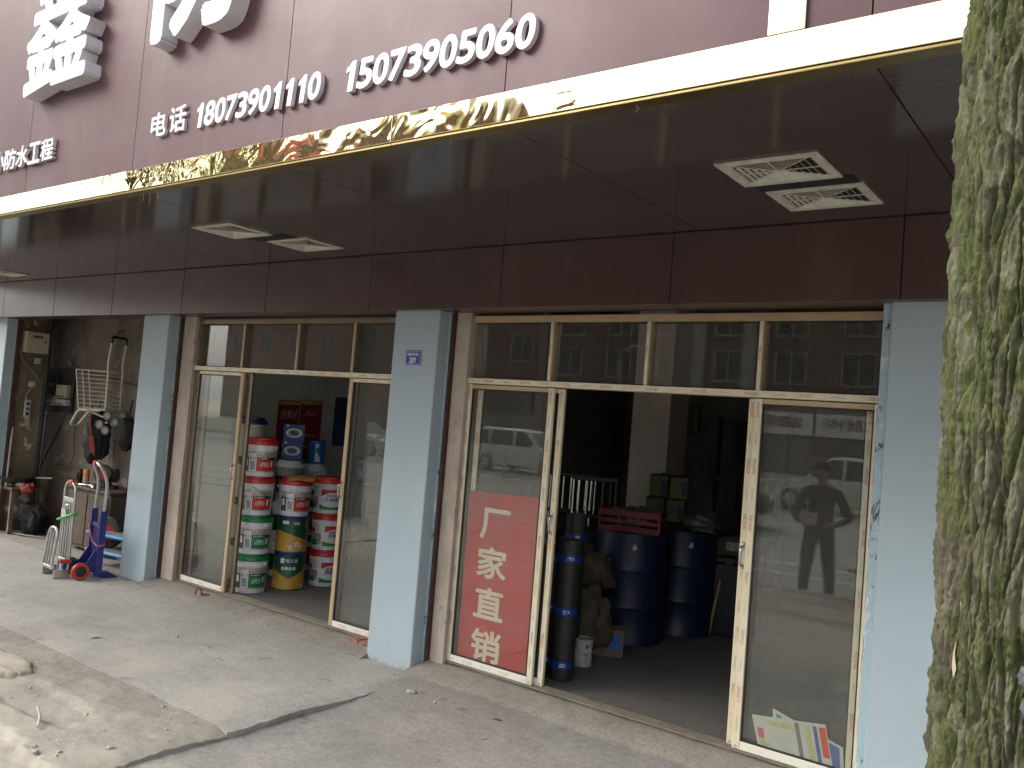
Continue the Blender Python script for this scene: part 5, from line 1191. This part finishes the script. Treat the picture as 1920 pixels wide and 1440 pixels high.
# ------------------------------------------------------------------ man standing in the road, mirrored in the right hand pane
M_SKIN = pm('skin', (.32,.19,.13,1), .55); M_JKT = pm('dark_jacket', (.018,.018,.020,1), .8, bump=.3, bs=80); M_TRS = pm('dark_trousers', (.030,.030,.033,1), .85, bump=.3, bs=80); M_SHOE = pm('black_shoe', (.012,.012,.012,1), .4); M_HAIR = pm('black_hair', (.010,.009,.008,1), .6)
def skinned(name, nodes, edges, sub=2, root=0):
    me = bpy.data.meshes.new(name); me.from_pydata([n[0] for n in nodes], edges, []); o = bpy.data.objects.new(name, me); COL.objects.link(o)
    md = o.modifiers.new('s', 'SKIN'); md.use_smooth_shade = True; md.branch_smoothing = .4
    for i, n in enumerate(nodes):
        sv = me.skin_vertices[0].data[i]; r = n[1]; sv.radius = r if isinstance(r, tuple) else (r, r); sv.use_root = (i == root)
    ss = o.modifiers.new('u', 'SUBSURF'); ss.levels = sub; ss.render_levels = sub
    dg = bpy.context.evaluated_depsgraph_get(); res = bpy.data.meshes.new_from_object(o.evaluated_get(dg)); bpy.data.objects.remove(o); return res
def man(label, loc, rz):
    nd = [((0, 0, .93), (.185, .135))]; ed = []
    def ch(par, pts):
        for p, r in pts: nd.append((p, r)); ed.append((par, len(nd)-1)); par = len(nd)-1
        return par
    chest = ch(0, [((0, -.01, 1.10), (.185, .135)), ((0, -.015, 1.28), (.20, .135)), ((0, -.005, 1.40), (.165, .105))])
    ch(chest, [((0, 0, 1.49), .058), ((0, .015, 1.55), .062), ((0, .03, 1.62), (.078, .092)), ((0, .025, 1.69), (.066, .08))])
    for s in (-1, 1):
        k = ch(0, [((s*.105, 0, .84), .112), ((s*.14, .015, .50), .088), ((s*.17, -.01, .12), .068), ((s*.175, .0, .05), .048), ((s*.19, .10, .038), .044), ((s*.20, .17, .032), .032)])
        a = ch(chest, [((s*.20, -.005, 1.385), .078), ((s*.32, -.04, 1.13), .062), ((s*.355, -.05, 1.07), .056), ((s*.24, .10, .99), .036), ((s*.195, .14, .975), .026)])
        for f in range(4):                      # fingers wrapped round the hip / the papers
            h = f*.018-.027; ch(a, [((s*.165, .165, .972+h*.9), .0105), ((s*.13, .175, .966+h), .0095), ((s*.098-.004*f*s, .168, .960+h), .0085)])
        ch(a, [((s*.20, .17, 1.0), .0115), ((s*.175, .19, 1.02), .0095)])
    me = skinned('body', nd, ed)
    for m_ in (M_JKT, M_TRS, M_SKIN, M_SHOE): me.materials.append(m_)
    for p in me.polygons:
        c = p.center; i = 0 if c.z > .90 else 1
        if c.z > 1.46 and abs(c.x) < .12: i = 2
        if c.z < .075: i = 3
        if .93 < c.z < 1.06 and c.y > .125 and abs(c.x) < .22: i = 2
        p.material_index = i; p.use_smooth = True
    t = thing('person', label, 'person', loc, rz); b = link('body', me, None, t)
    hr = lump(4, .092, .108, .085, .10, 14, False); hr.v = [(x, min(y, .06)-.004, z) for x, y, z in hr.v]; hr.build('hair', M_HAIR, t, (0, .012, 1.695), angle=80)
    MB().prism([(-.012, -.02), (.012, -.02), (.004, .03), (-.004, .03)], .105, .138).build('nose', M_SKIN, t, (0, 0, 1.62))
    for s in (-1, 1):
        MB().lathe([(.002, -.003), (.010, 0), (.002, .003)], 10, (0,0,0)).build('eye', M_HAIR, t, (s*.032, .117, 1.645)).rotation_euler = (R(90), 0, 0); MB().box(s*.078, s*.092, -.01, .03, 1.60, 1.66, .006).build('ear', M_SKIN, t)
    MB().box(-.025, .025, .112, .122, 1.572, 1.58, .003).build('mouth', M_SHOE, t)
    MB().box(-.10, .10, .155, .163, .98, 1.12, .002).build('collar_flap', M_JKT, t); return t
man('man in dark jacket and trousers standing with hands on hips', (-3.42, -6.55, -.215), 0)
sh = tag(MB().box(-.11, .11, -.002, .002, -.08, .08, .001).build('sheet_of_paper', M_SGW, None, (-3.50, -6.335, .83), .1), 'white folded papers held by the man', 'paper')
# ------------------------------------------------------------------ trees
def mk_bark(name, moss):
    k = N(name); co = k.coord('Object')
    big = k.noise(k.coord('Object', (1,1,.45)), 5, 6, .65); fine = k.noise(k.coord('Object', (1,1,.3)), 38, 6, .7)
    c = k.mix(k.ramp(fine, .3, .7), (.055,.046,.036,1), (.155,.135,.108,1))
    g = k.mix(k.ramp(k.noise(co, 30, 5, .7), .35, .65), (.050,.066,.020,1), (.108,.130,.044,1))
    mk = k.ramp(k.math('ADD', k.math('MULTIPLY', big, .75), k.math('MULTIPLY', k.noise(k.coord('Object', (1,1,.5)), 26, 6, .7), .42)), .55-.1*moss, .68-.1*moss)
    c = k.mix(k.math('MULTIPLY', mk, .8), c, g)
    fl = k.n('TexVoronoi'); k.set(fl.inputs['Vector'], k.coord('Object', (1,1,.4))); fl.inputs['Scale'].default_value = 42; fs_ = k.n('SeparateColor'); k.set(fs_.inputs[0], fl.outputs['Color']); c = k.mix(k.math('MULTIPLY', k.ramp(fs_.outputs[0], .55, .9), .5), c, (.20,.19,.15,1)); c = k.mix(k.math('MULTIPLY', k.ramp(fs_.outputs[1], .6, .9), .55), c, (.045,.042,.032,1))
    li = k.ramp(k.noise(k.coord('Object', (1,1,.6)), 13, 6, .7), .66, .72); c = k.mix(k.math('MULTIPLY', li, .6), c, (.36,.34,.27,1))
    pk = k.ramp(k.noise(co, 4.2, 4), .72, .74); c = k.mix(k.math('MULTIPLY', pk, .5), c, (.36,.22,.15,1))
    return k.done(k.bsdf(c, .95, 0, .2, k.bump(k.math('ADD', fine, k.math('MULTIPLY', k.noise(co, 130, 4, .7), .5)), .75, .008)))
M_BARK = mk_bark('mossy_bark', 1.0)
M_BARK2 = mk_bark('grey_bark', .2)
def mk_leaf():
    k = N('leaf'); n = k.n('ObjectInfo'); co = k.coord('Position')
    c = k.mix(k.ramp(k.noise(co, 2.2, 3), .3, .7), (.045,.085,.018,1), (.10,.15,.035,1)); c = k.mix(k.noise(co, 30, 2), c, (.12,.17,.04,1))
    d = k.bsdf(c, .5); t = k.n('BsdfTranslucent'); k.set(t.inputs[0], c); m = k.n('MixShader'); m.inputs[0].default_value = .3; k.set(m.inputs[1], d); k.set(m.inputs[2], t.outputs[0]); return k.done(m.outputs[0])
M_LEAF = mk_leaf()
def ridge(th, z, seed):
    """bark relief in metres: long narrow plates parted by wandering furrows, cross-cracked and flaky"""
    w_ = noise.fractal(Vector((th*1.6, z*1.5, seed)), 1, 2, 3)*.8
    d = noise.voronoi(Vector((th*12.0+w_*2.2, z*4.6+.8*w_, seed)))[0]; e = d[1]-d[0]
    f1 = 1-math.exp(-(e/.13)**1.5)
    d = noise.voronoi(Vector((th*5+w_, z*1.9, seed+9)))[0]; f2 = 1-math.exp(-((d[1]-d[0])/.07)**1.5)
    rg = abs(noise.noise(Vector((th*24, z*17, seed+5))))+.6*abs(noise.noise(Vector((th*46, z*44, seed+3))))
    return .015*(f1-.8)+.012*(f2-.85)+.0105*(rg-.35)*(.4+.6*f1)+.0030*noise.noise(Vector((th*80, z*95, seed)))+.006*noise.noise(Vector((th*2.0, z*1.8, seed)))
def trunk_mesh(axis, ths, zs, seed, relief=True):
    m = MB(); vs = []; fs = []; nth = len(ths); nz = len(zs)-1
    for z in zs:
        for a, b in zip(axis[:-1], axis[1:]):
            if a[2]-1e-6 <= z <= b[2]+1e-6: t = (z-a[2])/(b[2]-a[2]); cx, cy, r = (a[i]+(b[i]-a[i])*t for i in (0, 1, 3)); break
        for th in ths:
            if relief:
                t = (th-.6) % (2*math.pi); s_ = min(1, min(t, 2*math.pi-t)/.25); rr = r+ridge(t, z, seed)*s_      # seam on the far side
            else: rr = r+.012*noise.noise(Vector((math.cos(th)*3, math.sin(th)*3, z*3)))
            vs.append((cx+rr*math.cos(th), cy+rr*math.sin(th), z))
    for j in range(nz):
        for i in range(nth): fs.append((j*nth+i, j*nth+(i+1) % nth, (j+1)*nth+(i+1) % nth, (j+1)*nth+i))
    fs.append(tuple(range(nz*nth, (nz+1)*nth))); m.v = vs; m.f = fs; return m
even = lambda n: [2*math.pi*i/n for i in range(n)]
span = lambda a, b, n: [a+(b-a)*i/n for i in range(n)]
def crown(cx, cy, cz, rx, rz_, n, seed, hole=.30):
    rng = random.Random(seed); m = MB(); clumps = []
    for _ in range(46):
        while True:
            p = Vector((rng.uniform(-1,1), rng.uniform(-1,1), rng.uniform(-1,1)))
            if .25 < p.length < 1: break
        clumps.append((Vector((cx+p.x*rx, cy+p.y*rx, cz+p.z*rz_)), rng.uniform(.35, .75)))
    vs = []; fs = []
    for k in range(n):
        c, r = rng.choice(clumps); d = Vector((rng.gauss(0,1), rng.gauss(0,1), rng.gauss(0,.8))).normalized()*r*rng.random()**.45
        p = c+d; a = Vector((rng.gauss(0,1), rng.gauss(0,1), rng.gauss(0,.5))).normalized(); b = a.cross(Vector((rng.gauss(0,1), rng.gauss(0,1), rng.gauss(0,1)))).normalized()
        L = rng.uniform(.07, .12); W = L*.45; q = len(vs)
        vs += [p-a*L*.5, p+b*W*.5, p+a*L*.5, p-b*W*.5]; fs.append((q, q+1, q+2, q+3))
    m.v = vs; m.f = fs; return m
def limbs(par, base, tips, r, mt):
    for t in tips:
        mid = (Vector(base)+Vector(t))*.5+Vector((0, 0, -.15)); MB().tube([base, mid, t], r, 8, radii=[r, r*.6, r*.25]).build('limb', mt, par)
tr1 = thing('street_tree', 'thick mossy tree trunk close by at the right edge', 'tree', (0,0,0))
AX = [(-.118, -2.66, -.3, .265), (-.108, -2.655, .35, .212), (-.112, -2.68, 1.15, .186), (-.112, -2.72, 1.91, .189), (-.105, -2.745, 2.65, .190), (-.08, -2.80, 3.6, .18), (-.05, -2.85, 5.0, .15)]
tk = trunk_mesh(AX, span(2.5, 5.4, 380)+span(5.4, 2.5+2*math.pi, 60), span(-.3, .9, 40)+span(.9, 3.0, 820)+span(3.0, 5.0, 40)+[5.0], 3.0); tk.build('trunk', M_BARK, tr1, recalc=False, angle=180)
M_BAREW = pm('bare_pinkish_wood', (.36,.28,.22,1), .8, var=.2, vs=60); M_GREYF = pm('grey_crumpled_foil', (.075,.075,.082,1), .5, .2, var=.3, vs=40, bump=.6, bs=60)
def scar(pts, wd, mt, nm):
    m = MB(); vs = []
    for k, (th, z) in enumerate(pts):
        for s_ in (-1, 1):
            t = th+s_*wd[k]/.19; r = .1885+ridge((t-.6) % (2*math.pi), z, 3.0)+.004; vs.append((-.112+r*math.cos(t), -2.695+r*math.sin(t), z))
    m.add(vs, [(2*k, 2*k+1, 2*k+3, 2*k+2) for k in range(len(pts)-1)]); m.build(nm, mt, tr1, recalc=False)
scar([(3.86, 1.525), (3.88, 1.51), (3.92, 1.495), (3.94, 1.475), (3.93, 1.455), (3.93, 1.44), (3.92, 1.415), (3.93, 1.40)], [.002, .005, .004, .006, .005, .003, .005, .001], M_BAREW, 'bare_wood')
for k, (th, z) in enumerate(((4.60, 1.435), (4.62, 1.395))): lump(80+k, .017, .008, .022, .4, 10, False).build('crumpled_foil', M_GREYF, tr1, (-.112+.192*math.cos(th), -2.695+.192*math.sin(th), z), th+math.pi/2, angle=40)
limbs(tr1, (-.05, -2.85, 4.9), [(-1.5, -3.6, 6.6), (1.4, -3.2, 6.8), (.3, -4.3, 7.2), (.1, -2.4, 7.6)], .10, M_BARK)
crown(.1, -3.6, 7.3, 2.1, 1.5, 9000, 5).build('crown', M_LEAF, tr1, recalc=False)
tr2 = thing('street_tree', 'leafy street tree further left along the kerb', 'tree', (0,0,0))
trunk_mesh([(-10.9, -5.4, -.3, .2), (-10.9, -5.4, 1, .15), (-10.85, -5.4, 4.4, .11)], even(24), span(-.3, 4.4, 30), 1.0, False).build('trunk', M_BARK2, tr2, recalc=False)
limbs(tr2, (-10.85, -5.4, 4.2), [(-12.0, -5.9, 5.6), (-9.8, -5.0, 5.8), (-10.6, -6.3, 6.3), (-11.0, -4.6, 6.2)], .07, M_BARK2)
crown(-10.8, -5.5, 5.7, 1.7, 1.35, 8000, 9).build('crown', M_LEAF, tr2, recalc=False)
for k, x in enumerate((-22.5, -33, 9.5)):
    t = thing('street_tree', ['leafy street tree two places further left along the kerb', 'leafy street tree furthest left along the kerb', 'leafy street tree to the right beyond the mossy trunk'][k], 'tree', (0,0,0))
    trunk_mesh([(x, -5.4, -.3, .2), (x, -5.4, 1, .15), (x, -5.4, 4.4, .11)], even(16), span(-.3, 4.4, 12), 1.0, False).build('trunk', M_BARK2, t, recalc=False); crown(x, -5.5, 6.0, 1.8, 1.5, 3500, 20+k).build('crown', M_LEAF, t, recalc=False)

# ------------------------------------------------------------------ small litter on the pavement
rng = random.Random(8); M_CHIP = pm('concrete_chip', (.40,.37,.32,1), .9, var=.3, vs=30); M_TWIG = pm('dry_twig', (.13,.09,.055,1), .9); M_SHARD = pm('broken_slab', (.40,.36,.29,1), .85, var=.15, vs=6, bump=.5, bs=40, kind='Position')
M_LVD = pm('dead_leaf', (.14,.085,.045,1), .8)
def peb(seed, r): 
    m = lump(seed, r, r*.8, r*.5, .5, 6); return m
sd = thing('concrete_shard', 'lifted shard of broken paving at the left edge', 'paving shard', (-5.62, -1.93, -.004), .12)
m = MB(); po = []; base_ = [(-.75, -.14), (-.2, -.13), (-.05, -.10), (.06, -.13), (.20, -.05), (.23, .05), (.10, .13), (-.30, .16), (-.75, .15)]
for (ax_, ay_), (bx_, by_) in zip(base_, base_[1:]+base_[:1]):
    for q in range(9): t_ = q/9; po.append((ax_+(bx_-ax_)*t_+.016*noise.noise(Vector((ax_*9+q*.9, ay_*9, 1))), ay_+(by_-ay_)*t_+.018*noise.noise(Vector((ax_*7, ay_*9+q*.8, 5)))))
n = len(po); ring = lambda k, z: [(-.26+(x+.26)*k, y*k, z+.007*noise.noise(Vector((x*14*k, y*14*k, z*40)))) for x, y in po]
vs = ring(1.0, -.02)+ring(1.0, .012)+ring(.97, .024)+ring(.80, .027)+ring(.45, .026)+[(-.26, 0, .027)]
m.add(vs, [(j*n+i, j*n+(i+1) % n, (j+1)*n+(i+1) % n, (j+1)*n+i) for j in range(4) for i in range(n)]+[(4*n+i, 4*n+(i+1) % n, 5*n) for i in range(n)]); m.build('slab', M_SHARD, sd, recalc=False, angle=60)
tag(MB().tube([(-4.78, -2.10, .012), (-4.62, -2.16, .014), (-4.50, -2.225, .012)], .0075, 7).build('white_stick', M_PLAST), 'thin white plastic stick lying on the broken paving', 'stick')
spots = [(-4.10, -1.75), (-4.22, -1.66), (-4.3, -1.98), (-4.05, -2.08), (-4.6, -1.92), (-4.42, -1.58), (-4.15, -2.28), (-5.1, -2.1), (-3.35, -.55), (-3.5, -.30), (-2.95, -.5), (-5.2, -1.95), (-5.05, -1.98), (-4.02, -.14), (-3.92, -.10), (-4.3, -2.33), (-4.22, -2.36), (-4.12, -2.31)]
for i, (x, y) in enumerate(spots):
    s_ = rng.uniform(.008, .019); z = (z_right(x, y) if x > STEP else (z_terr(x, y) if y > -1.52 else z_rough(x, y)))
    o = peb(40+i, s_).build('concrete_chip', M_CHIP, None, (x, y, z+s_*.3), rng.uniform(0, 6), angle=60)
    tag(o, 'small pale chip of concrete lying on the pavement', 'chip', 'concrete chips scattered on the pavement')
for i, (x, y) in enumerate(((-5.6, -.75), (-5.9, -1.2), (-3.05, -.25))):
    z = (z_right(x, y) if x > STEP else z_terr(x, y)); a = rng.uniform(0, 6); l = rng.uniform(.02, .04)
    m = MB(); m.add([(-l, 0, .003), (-l*.2, -l*.35, .009), (l, 0, .004), (l*.1, l*.35, .008), (-l, 0, .0015), (-l*.2, -l*.35, .0075), (l, 0, .0025), (l*.1, l*.35, .0065)], [(0,1,2,3), (7,6,5,4), (0,4,5,1), (1,5,6,2), (2,6,7,3), (3,7,4,0)])
    tag(m.build('dead_leaf', M_LVD, None, (x, y, z), a), 'small dry brown leaf lying on the pavement', 'leaf', 'dry leaves on the pavement')
st = thing('flat_stone', 'pale flat pebble near the foot of the numbered pillar', 'stone', (-3.72, -.28, z_right(-3.72, -.28)), .3); peb(70, .032).build('stone_body', M_CHIP, st, (0, 0, .006), angle=60)
iw = thing('rusty_bracket', 'small rusty bracket lying before the left door leaf', 'bracket', (-6.55, .03, .045), .5); M_RB = pm('flaking_rust', (.16,.055,.03,1), .85, var=.3, vs=30)
MB().tube(fillet([(-.03, 0, .0), (-.02, 0, .055), (.02, 0, .055), (.03, 0, 0)], .012), .007, 6).build('bent_rod', M_RB, iw); MB().tube([(.02, .0, .01), (.09, .02, .008)], .007, 6).build('tail', M_RB, iw)
